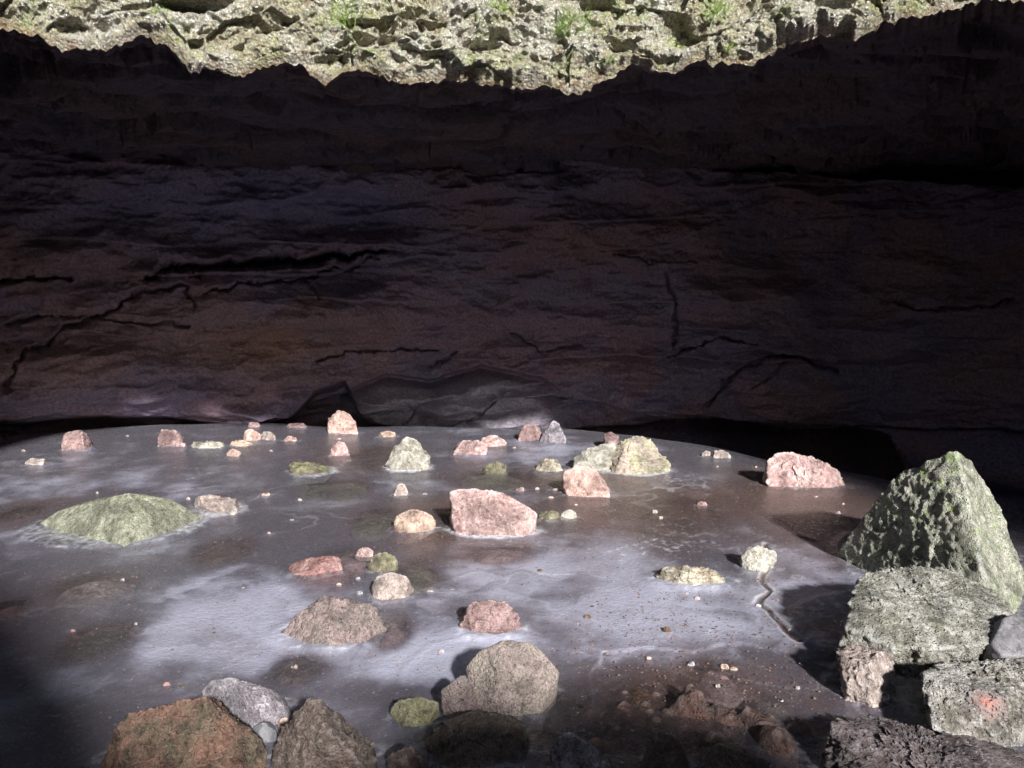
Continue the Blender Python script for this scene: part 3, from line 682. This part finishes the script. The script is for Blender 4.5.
fr = t.math('ADD', t.math('MULTIPLY', t.math('POWER', t.math('SUBTRACT', 1.0, dt, clamp=True), 5.0), 0.75), 0.02)
mx2 = t.n('ShaderNodeMixShader', i0=fr, i1=mx.outputs[0], i2=gl.outputs[0])
t.n('ShaderNodeOutputMaterial', Surface=mx2.outputs[0])
me = mesh_np('ice', ice_v, grid_faces(ny, nx), m)
add_attr(me, 'milk', milk); add_attr(me, 'frost', frost); add_attr(me, 'dirt', dirt); add_attr(me, 'clear', clear)
tag(link('ice', me), kind='structure')

# ------------------------------------------------------------------ lake bed and the ground under the camera
def shadow_crest(xx):     # unseen pit rim behind the camera, shaped to throw the foreground shadow
    return interp(xx, SHADOW_CREST)
SUN_A, SUN_E = R(20), R(29)
YB = -2.6
SHADOW_CREST = []
for (px, py) in [(-700, 470), (-300, 480), (-60, 560), (30, 625), (75, 690), (120, 800), (370, 800), (385, 730), (440, 700), (560, 712), (620, 705), (700, 712), (760, 740), (840, 790), (1100, 850), (1300, 800)]:
    X, Y = ground(px, py)
    SHADOW_CREST.append((X + (Y - YB) * math.tan(SUN_A), (Y - YB) / math.cos(SUN_A) * math.tan(SUN_E)))
SHADOW_CREST = sorted(SHADOW_CREST)
gx = np.concatenate([np.linspace(-60, -9, 20), np.linspace(-8.8, -2.05, 110), np.linspace(-2, 2.6, 420), np.linspace(2.65, 8.8, 110), np.linspace(9, 60, 20)])
gy = np.concatenate([np.linspace(-90, -9, 30), np.linspace(-8.8, 1.45, 220), np.linspace(1.5, 4.0, 250), np.linspace(4.05, 14.5, 200)])
GX, GY = np.meshgrid(gx, gy); x, y = GX.ravel(), GY.ravel(); p3 = V3(x, y, x * 0)
cr = shadow_crest(x) + 0.10 * fbm(p3 * np.array([2.2, .5, 1.]), 5, gain=.6)
shadow_bank = sstep(-0.7, YB, y) * cr + sstep(YB, -12, y) * 1.0 * (1 + fbm(p3 * .2, 3))
bed = -0.11 - 0.03 * fbm(p3 * 2, 3) + 0.05 * fbm(p3 * 8, 4) + ice_h(x, np.maximum(y, 0.01)) * (y > 0) - 0.9 * sstep(9.5, 11, y)
w1, w2, wid = worley(p3 * 6.5 + .3 * fbm(p3 * 3, 3)[:, None]); w3, w4, wid2 = worley(p3 * 14 + 3)
rub = .09 * sstep(.75, .1, w1) * wid + .04 * sstep(.7, .1, w3) * wid2
bed += rub * .55 + (rub * .75 + .065) * np.clip(blobs(x, y, [(690, 715, 110, 35, 1.0), (560, 745, 120, 22, .8), (790, 745, 60, 25, .7), (640, 700, 60, 20, .4)]), 0, 1.2)
nearfl = sstep(2.0, 1.2, y)
z = bed + nearfl * 0.10 + shadow_bank + (0.10 * fbm(p3 * 1.8, 4)) * nearfl
side = sstep(8.5, 11, np.abs(x)) * sstep(3.5, 1, y)
z = np.where(side > 0, z * (1 - side) + (8.0 + .3 * fbm(p3 * .3, 2)) * side, z)  # unseen side ground raised high to block low sky light
mg = rock_mat('wet_rubble', (0.20, 0.115, 0.095), (0.12, 0.085, 0.075), (0.27, 0.19, 0.17), wet=0.35, bump=2.0)
me = mesh_np('ground', np.stack([x, y, z], 1), grid_faces(len(gy), len(gx)), mg)
tag(link('ground', me), kind='structure')

# ------------------------------------------------------------------ cave wall, ceiling and entrance edge
WR = [(-180, 6), (-125, 6.6), (-90, 7.6), (-60, 9.2), (-40, 10.1), (-20, 10.1), (0, 9.9), (15, 10.0), (25, 10.4), (38, 10.6), (60, 9.5), (90, 9.4), (125, 9.8), (180, 9)]
def wallR(phi): return interp(np.degrees(phi), WR)
def wall_uv(px, py):
    d = ray(px, py); ph = math.atan2(d[0], d[1]); r = float(wallR(np.array([ph]))[0])
    return (ph * 9.5, CH + r * d[2] / math.hypot(d[0], d[1]))
def phis(n_in):
    return np.radians(np.concatenate([np.linspace(-128, -37, 90, endpoint=False), np.linspace(-37, 37, n_in), np.linspace(37, 128, 91)[1:]]))
PH = phis(1250); npz = len(PH)
ZT = 3.12
zs = np.concatenate([np.linspace(-1.6, -0.3, 12), np.linspace(-0.28, 3.6, 330)])
PP, ZZ = np.meshgrid(PH, zs); ph, z0 = PP.ravel(), ZZ.ravel()
u = ph * 9.5; r = wallR(ph)
q3 = V3(u, z0, u * 0 + 3.3)
# sheer body: leaning out towards the top, rounded lobes
wob = fbm(q3 * np.array([.45, .8, 1]), 3)
r -= 0.10 + 0.28 * z0 * 0.5 + 0.40 * wob
r -= 0.24 * (ridged(q3 * np.array([.5, 1.2, 1]) + 3, 4) - .5)
t1, e1 = plates((q3 + .15 * wob[:, None]) * np.array([.8, 2.0, 1]) + 2); t2, e2 = plates(q3 * np.array([2.4, 5, 1]) + .3 * wob[:, None] + 8)
r -= .12 * t1 * sstep(0, .35, e1) + .04 * t2 * sstep(0, .3, e2)
r -= 0.07 * fbm(q3 * np.array([1.4, 3.2, 1]) + 7, 4)
r -= 0.03 * fbm(q3 * np.array([5, 9, 1]) + 1, 4)
r -= 0.008 * (ridged(q3 * np.array([10, 26, 1]) + 1, 3) - .5)
for fq, am, so in ((1.15, .26, 0), (2.9, .07, 9)):
    ph_ = z0 * fq + .55 * fbm(q3 * np.array([.35, .5, 1]) + so, 3) + .10 * fbm(q3 * np.array([2.2, 2, 1]) + so, 4)
    saw = ph_ - np.floor(ph_)                                   # 0 at the foot of a ledge, 1 at its top
    r -= am * (sstep(0, .045, saw) * (1 - saw) ** .8) * sstep(-.25, .25, fbm(q3 * np.array([.3, .9, 1]) + 33 + so, 2))
# undercut along the foot
def uvp(lst): return [wall_uv(*a) for a in lst]
uc = uvp([(-300, 400), (-100, 410), (0, 418), (100, 412), (200, 418), (262, 420), (290, 412), (315, 385), (345, 378), (360, 405), (420, 432), (500, 436), (560, 428), (600, 424), (640, 424), (690, 415), (730, 414), (800, 424), (850, 425), (890, 432), (905, 470), (1100, 500), (1400, 480)])
zu = interp(u, uc) + 0.05 * fbm(V3(u * 2, u * 0, u * 0), 3)
dep = interp(u, [(wall_uv(a, 400)[0], b) for a, b in [(-300, .5), (0, .55), (250, .6), (300, .6), (350, .45), (400, .1), (520, .1), (600, .5), (690, .9), (760, 1.5), (860, 1.4), (910, .4), (1100, .3)]])
r += dep * sstep(zu + 0.03, zu - 0.16, z0)
# smooth shelf, painted paler for soft light, under the cavity (330..560)
ua, ub = wall_uv(325, 400)[0], wall_uv(560, 400)[0]
sh = sstep(ua, ua + .5, u) * sstep(ub + .3, ub - .6, u)
zsh = interp(u, uvp([(325, 425), (350, 392), (385, 378), (430, 384), (480, 368), (540, 380), (600, 415)]))
r -= sh * 0.45 * sstep(zsh + .04, zsh - .25, z0) * (1 + .6 * fbm(q3 * np.array([1.5, 3, 1]), 2))
r += sh * 0.18 * np.exp(-((z0 - zsh - .03) / .05) ** 2)
# bulges
for (px, py, rx, ry, a) in [(800, 388, 75, 40, .45), (150, 380, 190, 45, .35), (640, 385, 90, 40, .2), (420, 330, 160, 40, .15), (230, 300, 160, 30, .18), (130, 205, 160, 50, .2), (560, 220, 120, 60, .15)]:
    U, Vv = wall_uv(px, py); r -= a * np.exp(-(((u - U) / (rx * 9.5 / 745)) ** 2 + ((z0 - Vv) / (ry * 9.5 / 745)) ** 2) ** 1.5)
wu = 0.16 * fbm(q3 * 2.3 + 11, 5, gain=.6); wv = 0.13 * fbm(q3 * 3.1 + 21, 5, gain=.62)
gap = np.zeros(u.shape)
for pts, w, dp, st in [
        ([(146, 275), (170, 267), (235, 268), (300, 260), (345, 257), (383, 252)], .045, .42, .12),
        ([(205, 292), (245, 283), (285, 281), (345, 269), (375, 258)], .018, .14, .05),
        ([(-80, 288), (0, 284), (30, 279), (70, 281)], .02, .18, .06),
        ([(10, 382), (22, 352), (60, 332), (110, 305), (140, 290), (185, 285)], .02, .16, .06),
        ([(185, 285), (192, 305)], .015, .12, 0),
        ([(0, 324), (50, 316), (90, 314), (140, 320), (185, 322)], .016, .12, .04),
        ([(318, 358), (350, 350), (400, 348), (440, 350)], .018, .15, .05), ([(438, 366), (460, 352)], .014, .12, 0),
        ([(670, 272), (676, 300), (672, 345)], .014, .12, 0), ([(668, 354), (700, 342), (725, 336), (758, 341)], .022, .16, .05),
        ([(705, 400), (730, 372), (765, 354), (800, 355), (835, 368)], .022, .16, .05), ([(755, 378), (775, 362), (810, 360)], .016, .1, .02),
        ([(512, 330), (540, 350), (580, 345)], .014, .1, .03), ([(618, 255), (660, 262), (700, 262)], .012, .08, .02),
        ([(308, 280), (320, 300)], .014, .1, 0), ([(383, 408), (420, 400), (400, 425)], .012, .08, 0), ([(430, 432), (470, 410), (500, 395)], .014, .1, .04),
        ([(880, 300), (940, 310), (1010, 300)], .02, .15, .05)]:
    poly = [wall_uv(*a) for a in pts]
    near = (u > min(a[0] for a in poly) - .6) & (u < max(a[0] for a in poly) + .6)
    d, sd = seg_dist(u[near] + wu[near], z0[near] + wv[near], poly)
    ww = w * (1 + 1.8 * fbm(q3[near] * 3 + 60, 3))
    r[near] += dp * np.exp(-(d / np.maximum(ww, .006)) ** 2)
    r[near] -= st * np.exp(-(d / .22) ** 2) * (sd > 0) * sstep(0, .02, d)
    gap[near] = np.maximum(gap[near], np.exp(-(d / (ww * 1.2)) ** 2))
# the deep seam where wall meets roof
seam = interp(u, uvp([(-300, 150), (0, 148), (60, 151), (150, 157), (260, 160), (300, 154), (370, 148), (430, 153), (470, 163), (512, 172), (600, 165), (700, 172), (900, 185), (1200, 190)]))
seam += .09 * fbm(V3(u * 1.3, u * 0, u * 0 + 4), 5, gain=.6)
r += 0.55 * sstep(seam - .02, seam + .05, z0)
X, Yw = r * np.sin(ph), r * np.cos(ph)

def patch(u, v, lst):
    o = np.zeros(u.shape)
    for (px, py, rx, ry, a) in lst:
        U, Vv = wall_uv(px, py); o += a * np.exp(-(((u - U) / (rx * 9.5 / 745)) ** 2 + ((v - Vv) / (ry * 9.5 / 745)) ** 2))
    return o
rustw = patch(u, z0, [(290, 335, 60, 25, .9), (230, 355, 60, 20, .6), (60, 360, 60, 30, .5), (160, 320, 80, 30, .4), (480, 215, 40, 30, .6), (560, 240, 90, 30, .4), (90, 255, 90, 25, .5), (700, 240, 80, 40, .3), (530, 300, 90, 30, .25)])
blue_glintw = patch(u, z0, [(230, 205, 110, 35, 1.0), (370, 210, 50, 30, .7), (430, 280, 60, 40, .4), (620, 300, 90, 40, .4), (560, 190, 90, 30, .5), (450, 405, 110, 25, .7)])  # blue patches paint the sky glints into the wall colour
smooth_gloww = sh * sstep(zsh + .05, zsh - .1, z0)

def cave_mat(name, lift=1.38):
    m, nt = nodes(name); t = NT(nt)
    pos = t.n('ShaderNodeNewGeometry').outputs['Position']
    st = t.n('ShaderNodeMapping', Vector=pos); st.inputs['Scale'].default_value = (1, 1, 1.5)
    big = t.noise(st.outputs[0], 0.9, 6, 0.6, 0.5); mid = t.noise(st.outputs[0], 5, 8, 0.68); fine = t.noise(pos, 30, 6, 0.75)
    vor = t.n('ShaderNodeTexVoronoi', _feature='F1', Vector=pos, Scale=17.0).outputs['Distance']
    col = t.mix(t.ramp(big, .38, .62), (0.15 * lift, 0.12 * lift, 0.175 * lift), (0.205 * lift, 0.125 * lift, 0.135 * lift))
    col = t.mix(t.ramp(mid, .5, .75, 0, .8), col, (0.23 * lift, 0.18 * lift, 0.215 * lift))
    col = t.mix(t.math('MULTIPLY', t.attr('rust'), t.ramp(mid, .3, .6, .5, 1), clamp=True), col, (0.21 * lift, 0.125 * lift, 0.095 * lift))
    col = t.mix(t.math('MULTIPLY', t.attr('blue_glint'), 0.8, clamp=True), col, (0.17 * lift, 0.17 * lift, 0.28 * lift))
    col = t.mix(t.math('MULTIPLY', t.attr('sleek_glow'), .8, clamp=True), col, (0.36, 0.32, 0.36))  # paler colour paints the shelf's soft light and misty look
    dv = t.ramp(fine, .3, .7, .6, 1.4)
    col = t.mix(1.0, col, t.n('ShaderNodeCombineXYZ', X=dv, Y=dv, Z=dv).outputs[0], 'MULTIPLY')
    h = t.math('ADD', t.math('MULTIPLY', mid, 1.6), t.math('ADD', t.math('MULTIPLY', fine, .22), t.math('MULTIPLY', vor, .25)))
    h = t.math('MULTIPLY', h, t.ramp(t.attr('sleek_glow'), 0, 1, 1, .25))
    nb = t.bump(h, 0.9, 0.045)
    rg = t.ramp(t.math('SUBTRACT', mid, t.math('MULTIPLY', t.attr('blue_glint'), .25)), .2, .65, .38, .85)
    p = t.n('ShaderNodeBsdfPrincipled', Roughness=rg, Normal=nb); nt.links.new(col, p.inputs['Base Color'])
    p.inputs['Specular IOR Level'].default_value = 0.6
    t.n('ShaderNodeOutputMaterial', Surface=p.outputs[0])
    return m
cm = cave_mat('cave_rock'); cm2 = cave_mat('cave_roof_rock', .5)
me = mesh_np('cave_wall', np.stack([X, Yw, z0], 1), grid_faces(len(zs), npz), cm)
add_attr(me, 'rust', rustw); add_attr(me, 'blue_glint', blue_glintw); add_attr(me, 'sleek_glow', smooth_gloww)
tag(link('cave_wall', me), kind='structure')

# lip line of the pit in front: y = LY near the middle, the pit outline closing at the sides
LY = 4.0
def lip_r(phi):
    # rounded rectangle x in [-4.6, 6.2], y up to LY
    s, c = np.sin(phi), np.cos(phi)
    k = 8.0
    xr = np.where(s > 0, 6.4, 3.5)
    yy = np.where(c > 0, LY, 60.0)
    return ((np.abs(s) / xr) ** k + (np.abs(c) / yy) ** k) ** (-1 / k)
LIPPX = [(-2500, 90), (-900, 90), (-260, 88), (-60, 70), (-20, 36), (0, 30), (40, 36), (60, 50), (110, 48), (150, 34), (172, 50), (192, 74), (215, 68), (245, 76), (262, 62), (300, 66), (325, 84), (340, 74), (372, 72), (395, 82), (430, 80), (480, 82), (520, 90), (580, 90), (605, 80),
         (640, 66), (670, 72), (700, 60), (750, 64), (780, 50), (812, 36), (850, 38), (880, 24), (940, 12), (985, 0), (1035, 0), (1080, 70), (1200, 98), (3000, 98)]  # out-of-view ends lowered to keep sun off the back wall
lz = []
for (a, b) in LIPPX:
    X_, Y_, Z_ = at(a, b, LY); lz.append((X_, Z_))
def lip_z(phi):
    rr = lip_r(phi); xx = rr * np.sin(phi)
    xx = np.where(rr * np.cos(phi) < LY * .75, np.sign(xx) * 40, xx)
    return np.clip(interp(xx, lz), 2.4, 3.3) + .035 * fbm(V3(xx * 3.5, xx * 0, xx * 0 + 3), 5, gain=.6) + .03 * fbm(V3(xx * 22, xx * 0, xx * 0 + 1), 2) - .05 * np.maximum(0, fbm(V3(xx * 9, xx * 0, xx * 0 + 8), 4))
# roof: from the lip back to beyond the wall
nt_ = 260
TT = np.concatenate([np.linspace(0, .25, 60, endpoint=False), np.linspace(.25, 1, nt_ - 60)])
PP, T2 = np.meshgrid(PH, TT); ph, tt = PP.ravel(), T2.ravel()
r0, r1 = lip_r(ph), wallR(ph) + 0.9
r0 = np.minimum(r0, r1 - 1.2)
r = r0 + (r1 - r0) * tt; X, Y = r * np.sin(ph), r * np.cos(ph); p3 = V3(X, Y, X * 0 + 2)
zl = lip_z(ph)
body = 3.14 - 0.02 * (r - 5) + 0.16 * fbm(p3 * .5, 3) + 0.07 * (ridged(p3 * np.array([.5, 1.6, 1]), 4) - .5) + .05 * fbm(p3 * np.array([2, 4, 1]), 5)
# sheets of lava: steps in the roof parallel to the back wall
q = (r - 5.0) + .35 * fbm(p3 * np.array([.6, .6, 1]) + 9, 3)
for s0, dz in ((1.25, .10), (2.3, .13), (3.5, .08)):
    body -= dz * sstep(s0, s0 + .05, q) - dz * sstep(s0, s0 + 1.3, q)
    body += .14 * np.exp(-((q - s0 + .05) / .05) ** 2) * sstep(-.5, .3, fbm(p3 * .9 + s0, 2))
tq, eq = plates(p3 * np.array([1.0, 2.2, 1]) + .3 * fbm(p3 * 1.5, 3)[:, None]); tq2, eq2 = plates(p3 * np.array([3.1, 6, 1]) + 4)
body += .16 * tq * sstep(0, .04, eq) + .05 * tq2 * sstep(0, .05, eq2)
# right under the edge, a thick brow
br = sstep(0.0, 0.85, r - r0)
z = zl * (1 - br) + body * br + 0.04 * fbm(p3 * 4, 4) * (1 - br)
# right half: roof comes lower towards the back right
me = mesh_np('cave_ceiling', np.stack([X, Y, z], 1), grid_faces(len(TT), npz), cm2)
for nme in ('rust', 'blue_glint', 'sleek_glow'): add_attr(me, nme, np.zeros(len(z)))
tag(link('cave_ceiling', me), kind='structure')
edge_z = z[:npz]; edge_r = r0[:npz]

# sunlit edge face above the lip
hh = np.concatenate([np.linspace(0, .55, 190, endpoint=False), np.linspace(.55, 5.2, 70)])  # unseen upper cliff made tall to hold back sky light
PP, H2 = np.meshgrid(PH, hh); ph, h = PP.ravel(), H2.ravel()
zb = np.tile(edge_z, len(hh)); rb = np.tile(edge_r, len(hh))
z = zb + h
X, Y = rb * np.sin(ph), rb * np.cos(ph); p3 = V3(X, Y, z)
fade = sstep(-.01, .10, h)
wrp = np.stack([fbm(p3 * 2.2 + k * 9, 3) for k in range(3)], 1)
g1, g2, id2 = worley((p3 + .12 * wrp) * np.array([14, 14, 20]) + 3)
k1, k2, id3 = worley((p3 + .05 * wrp) * 34 + 7)
rd = ridged((p3 + .25 * wrp) * np.array([1.1, 1.1, 2.4]) + 4, 4)
out = 0.20 * fbm(p3 * 1.7 + 5, 3) + .10 * fbm(p3 * np.array([4, 4, 7]) + 2, 4) + .05 * (id2 - .5) * sstep(0, .25, g2 - g1) + .02 * (.5 - k1) + .03 * fbm(p3 * 12, 4) + .012 * fbm(p3 * 40, 3)
tl_, el_ = plates((p3 + .10 * wrp) * np.array([2.6, 2.6, 4.5]) + 6); out += .10 * tl_ * sstep(0, .05, el_)
out -= .09 * sstep(.80, .97, rd)
for (px, py, rx, ry, a) in [(340, 62, 22, 9, .12), (345, 40, 10, 8, .05), (195, 2, 28, 6, .22), (685, 30, 24, 14, .20), (95, 26, 28, 9, .12), (370, 42, 16, 6, .08), (590, 2, 20, 8, .1), (420, 14, 10, 5, .06), (830, 6, 25, 6, .1), (620, 50, 14, 5, .06), (470, 45, 18, 6, .06)]:
    C3 = at(px, py, LY); out -= a * np.exp(-(((X - C3[0]) / (rx * LY / F)) ** 2 + ((z - C3[2]) / (ry * LY / F)) ** 2) ** 1.3)
inw = (out + .07) * fade - .03
back = 0.10 * h + .25 * sstep(.8, 3.4, h)
rr = rb - inw + back
X, Y = rr * np.sin(ph), rr * np.cos(ph)
m, nt = nodes('wet_mossy_cliff'); t = NT(nt)
pos = t.n('ShaderNodeNewGeometry').outputs['Position']
big = t.noise(pos, 3.2, 6, .62, .5); mid = t.noise(pos, 22, 8, .72); fine = t.noise(pos, 85, 5, .75)
vor = t.n('ShaderNodeTexVoronoi', _feature='F1', Vector=pos, Scale=62.0).outputs['Distance']
col = t.mix(t.ramp(big, .4, .62), (0.45, 0.42, 0.27), (0.62, 0.60, 0.51))
col = t.mix(t.ramp(mid, .48, .66), col, (0.20, 0.125, 0.07))
nz = t.n('ShaderNodeSeparateXYZ', Vector=pos).outputs[2]
mo = t.math('ADD', t.noise(pos, 4.2, 5, .7, .4), t.math('MULTIPLY', t.noise(pos, 26, 3), .25))
col = t.mix(t.ramp(mo, .62, .80, 0, .75), col, (0.27, 0.33, 0.09))
col = t.mix(t.math('MULTIPLY', t.attr('brow'), t.ramp(mid, .35, .6, .3, 1), clamp=True), col, (0.22, 0.13, 0.075))
col = t.mix(t.attr('high'), col, (0.045, 0.055, 0.025))  # unseen upper cliff coloured dark to cut bounce light on the floor
dv = t.ramp(fine, .3, .7, .40, 1.5)
col = t.mix(1.0, col, t.n('ShaderNodeCombineXYZ', X=dv, Y=dv, Z=dv).outputs[0], 'MULTIPLY')
h_ = t.math('ADD', mid, t.math('ADD', t.math('MULTIPLY', fine, .5), t.math('MULTIPLY', vor, .5)))
nb = t.bump(h_, 1.0, .035)
p = t.n('ShaderNodeBsdfPrincipled', Roughness=t.ramp(mid, .35, .65, .10, .34), Normal=nb); nt.links.new(col, p.inputs['Base Color'])
p.inputs['Specular IOR Level'].default_value = 1.0; p.inputs['Coat Weight'].default_value = .8; p.inputs['Coat Roughness'].default_value = .13; nt.links.new(nb, p.inputs['Coat Normal'])
t.n('ShaderNodeOutputMaterial', Surface=p.outputs[0])
me = mesh_np('entrance_edge', np.stack([X, Y, z], 1), grid_faces(len(hh), npz), m)
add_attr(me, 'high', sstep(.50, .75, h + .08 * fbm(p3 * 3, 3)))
add_attr(me, 'brow', np.exp(-(h / .05) ** 2) * .8)
tag(link('entrance_edge', me), kind='structure')
# ground above the cave, from the top of the edge outwards
RRr = np.array([0, .5, 1.2, 2.5, 5, 9, 16, 30, 60.])
PP, Rr = np.meshgrid(PH, RRr); k = len(hh) - 1
base_r = np.tile(rr.reshape(len(hh), npz)[k], len(RRr)); zt = np.tile(z.reshape(len(hh), npz)[k], len(RRr))
r = base_r + Rr.ravel(); X, Y = r * np.sin(PP.ravel()), r * np.cos(PP.ravel())
z = zt + .15 * sstep(0, 1, Rr.ravel()) + .5 * sstep(1, 20, Rr.ravel()) * fbm(V3(X, Y, X * 0) * .15, 3) - .004
me = mesh_np('terrain', np.stack([X, Y, z], 1), grid_faces(len(RRr), npz), rock_mat('mossy_ground', (0.06, 0.07, 0.03), (0.09, 0.07, 0.05), (0.12, 0.11, 0.07), moss=.5, scale=.2))
tag(link('terrain', me), kind='structure')

# ------------------------------------------------------------------ grass tufts on the edge
gm, nt = nodes('fresh_grass'); t = NT(nt)
p = t.n('ShaderNodeBsdfPrincipled', Roughness=.5); p.inputs['Base Color'].default_value = (0.20, 0.30, 0.06, 1)
tl = t.n('ShaderNodeBsdfTranslucent', Color=(0.25, 0.38, 0.07, 1))
t.n('ShaderNodeOutputMaterial', Surface=t.n('ShaderNodeMixShader', i0=.35, i1=p.outputs[0], i2=tl.outputs[0]).outputs[0])
def tuft(px, py, n, L, label, seed):
    rr = random.Random(seed); c = Vector(at(px, py, LY - .04)); vs, fs = [], []
    for k in range(n):
        a = rr.gauss(0, .75); l = L * rr.uniform(.45, 1); w = rr.uniform(.0014, .0028)
        b = Vector((rr.gauss(0, .05) * L / .2, rr.uniform(-.02, .03), rr.gauss(0, .035) * L / .2))
        dirx, dy, up = math.sin(a), rr.uniform(-.6, .0), math.cos(a)
        droop = rr.uniform(.3, 1.3); s = len(vs); pr = b
        for j in range(5):
            tt_ = j / 4
            q = b + Vector((dirx * l * tt_, dy * l * tt_, up * l * tt_ - droop * l * tt_ ** 2 * .8))
            ww = w * (1 - tt_ * .92)
            vs += [q + Vector((ww, 0, 0)), q + Vector((-ww, 0, ww * .3))]
            if j: i = s + 2 * j; fs.append((i - 2, i - 1, i + 1, i))
    me = mesh_np('grass_tuft', np.array([v[:] for v in vs]), np.array(fs), gm)
    tag(link('grass_tuft', me, c), label, 'grass', 'grass tufts on the rock edge above')
tuft(572, 28, 190, .15, 'largest tuft of bright green grass on the sunlit rock edge, above the middle', 1)
tuft(718, 12, 50, .13, 'smaller grass tuft right of the largest one on the sunlit rock edge', 2)
tuft(345, 18, 45, .14, 'thin grass tuft on the left half of the sunlit rock edge', 3)
tuft(730, 50, 26, .06, 'tiniest green tuft, low on the sunlit rock edge at the right', 4)

tuft(610, 60, 40, .05, 'short green tuft low on the sunlit rock edge, right below the largest one', 5)
tuft(500, 8, 40, .07, 'short green tuft high on the sunlit rock edge, left of the largest one', 6)
tuft(160, 12, 36, .06, 'leftmost short green tuft on the sunlit rock edge', 7)
tuft(860, 10, 40, .06, 'rightmost short green tuft on the sunlit rock edge', 8)

# ------------------------------------------------------------------ grit on the ice
bmv, bmf = [], []
rg = random.Random(5)
zones = [(495, 540, 60, 8, 60), (130, 545, 100, 8, 60), (640, 478, 60, 8, 60), (335, 652, 60, 8, 60), (590, 500, 40, 6, 40), (410, 537, 30, 6, 40), (760, 575, 30, 8, 50), (690, 590, 50, 7, 70), (800, 492, 50, 6, 50), (640, 600, 120, 35, 300), (700, 630, 90, 25, 220), (300, 590, 200, 70, 160), (560, 520, 200, 50, 220), (770, 540, 80, 70, 130), (200, 480, 220, 40, 130), (740, 680, 90, 40, 220), (400, 460, 260, 20, 120), (600, 650, 70, 25, 120), (470, 640, 60, 60, 80), (120, 640, 120, 60, 60)]
for (a, b, ra, rb_, n) in zones:
    for k in range(n):
        px, py = rg.gauss(a, ra * .6), max(432, rg.gauss(b, rb_ * .6))
        if py > 760: continue
        X_, Y_ = ground(px, py); s = rg.uniform(.001, .0035) * (1 + .12 * Y_); s0 = len(bmv); an = rg.uniform(0, 6.28); el = rg.uniform(.4, 1.4)
        zz = float(ice_h(np.array([X_]), np.array([Y_]))[0])
        for j in range(4):
            q = an + j * 1.571; bmv.append((X_ + math.cos(q) * s * el * (1 if j % 2 else 1.8), Y_ + math.sin(q) * s * (1.6 - el * .5), zz + .001))
        bmv.append((X_, Y_, zz + s * .9 + .003))
        for j in range(4): bmf.append((s0 + j, s0 + (j + 1) % 4, s0 + 4))
m, nt = nodes('grit'); t = NT(nt)
wn = t.n('ShaderNodeTexWhiteNoise', Vector=t.n('ShaderNodeVectorMath', _operation='SNAP', i0=t.n('ShaderNodeNewGeometry').outputs['Position'], i1=(.02, .02, 9)).outputs[0]).outputs[0]
col = t.mix(t.ramp(wn, .35, .6), (0.09, 0.05, 0.038), (0.22, 0.13, 0.10))
p = t.n('ShaderNodeBsdfPrincipled', Roughness=.7); nt.links.new(col, p.inputs['Base Color'])
t.n('ShaderNodeOutputMaterial', Surface=p.outputs[0])
tag(link('grit', mesh_np('grit', np.array(bmv), np.array(bmf), m, smooth=False)), 'fine brown and pink rock crumbs strewn over the ice', 'grit', kind='stuff')

# ------------------------------------------------------------------ light
S = Vector((math.sin(SUN_A) * math.cos(SUN_E), -math.cos(SUN_A) * math.cos(SUN_E), math.sin(SUN_E)))
sd = bpy.data.lights.new('sun', 'SUN'); sd.energy = 5.0; sd.angle = R(3); sd.color = (1, .985, .97)
so = bpy.data.objects.new('sun', sd); COL.objects.link(so); so.rotation_euler = S.to_track_quat('Z', 'Y').to_euler(); so.location = (4, -12, 8)
w = bpy.data.worlds.new('World'); scene.world = w; w.use_nodes = True
wn = w.node_tree; bg = wn.nodes['Background']
sk = wn.nodes.new('ShaderNodeTexSky'); sk.sky_type = 'NISHITA'; sk.sun_disc = False; sk.sun_elevation = SUN_E; sk.sun_rotation = math.pi - SUN_A
wn.links.new(sk.outputs[0], bg.inputs[0]); bg.inputs[1].default_value = 0.05
scene.view_settings.view_transform = 'Standard'; scene.view_settings.look = 'None'; scene.view_settings.gamma = 1
scene.view_settings.exposure = 0.9
cy = scene.cycles
cy.use_denoising = True; cy.max_bounces = 10; cy.diffuse_bounces = 5; cy.transparent_max_bounces = 12; cy.use_adaptive_sampling = True; cy.adaptive_threshold = .015
cy.sample_clamp_indirect = 6
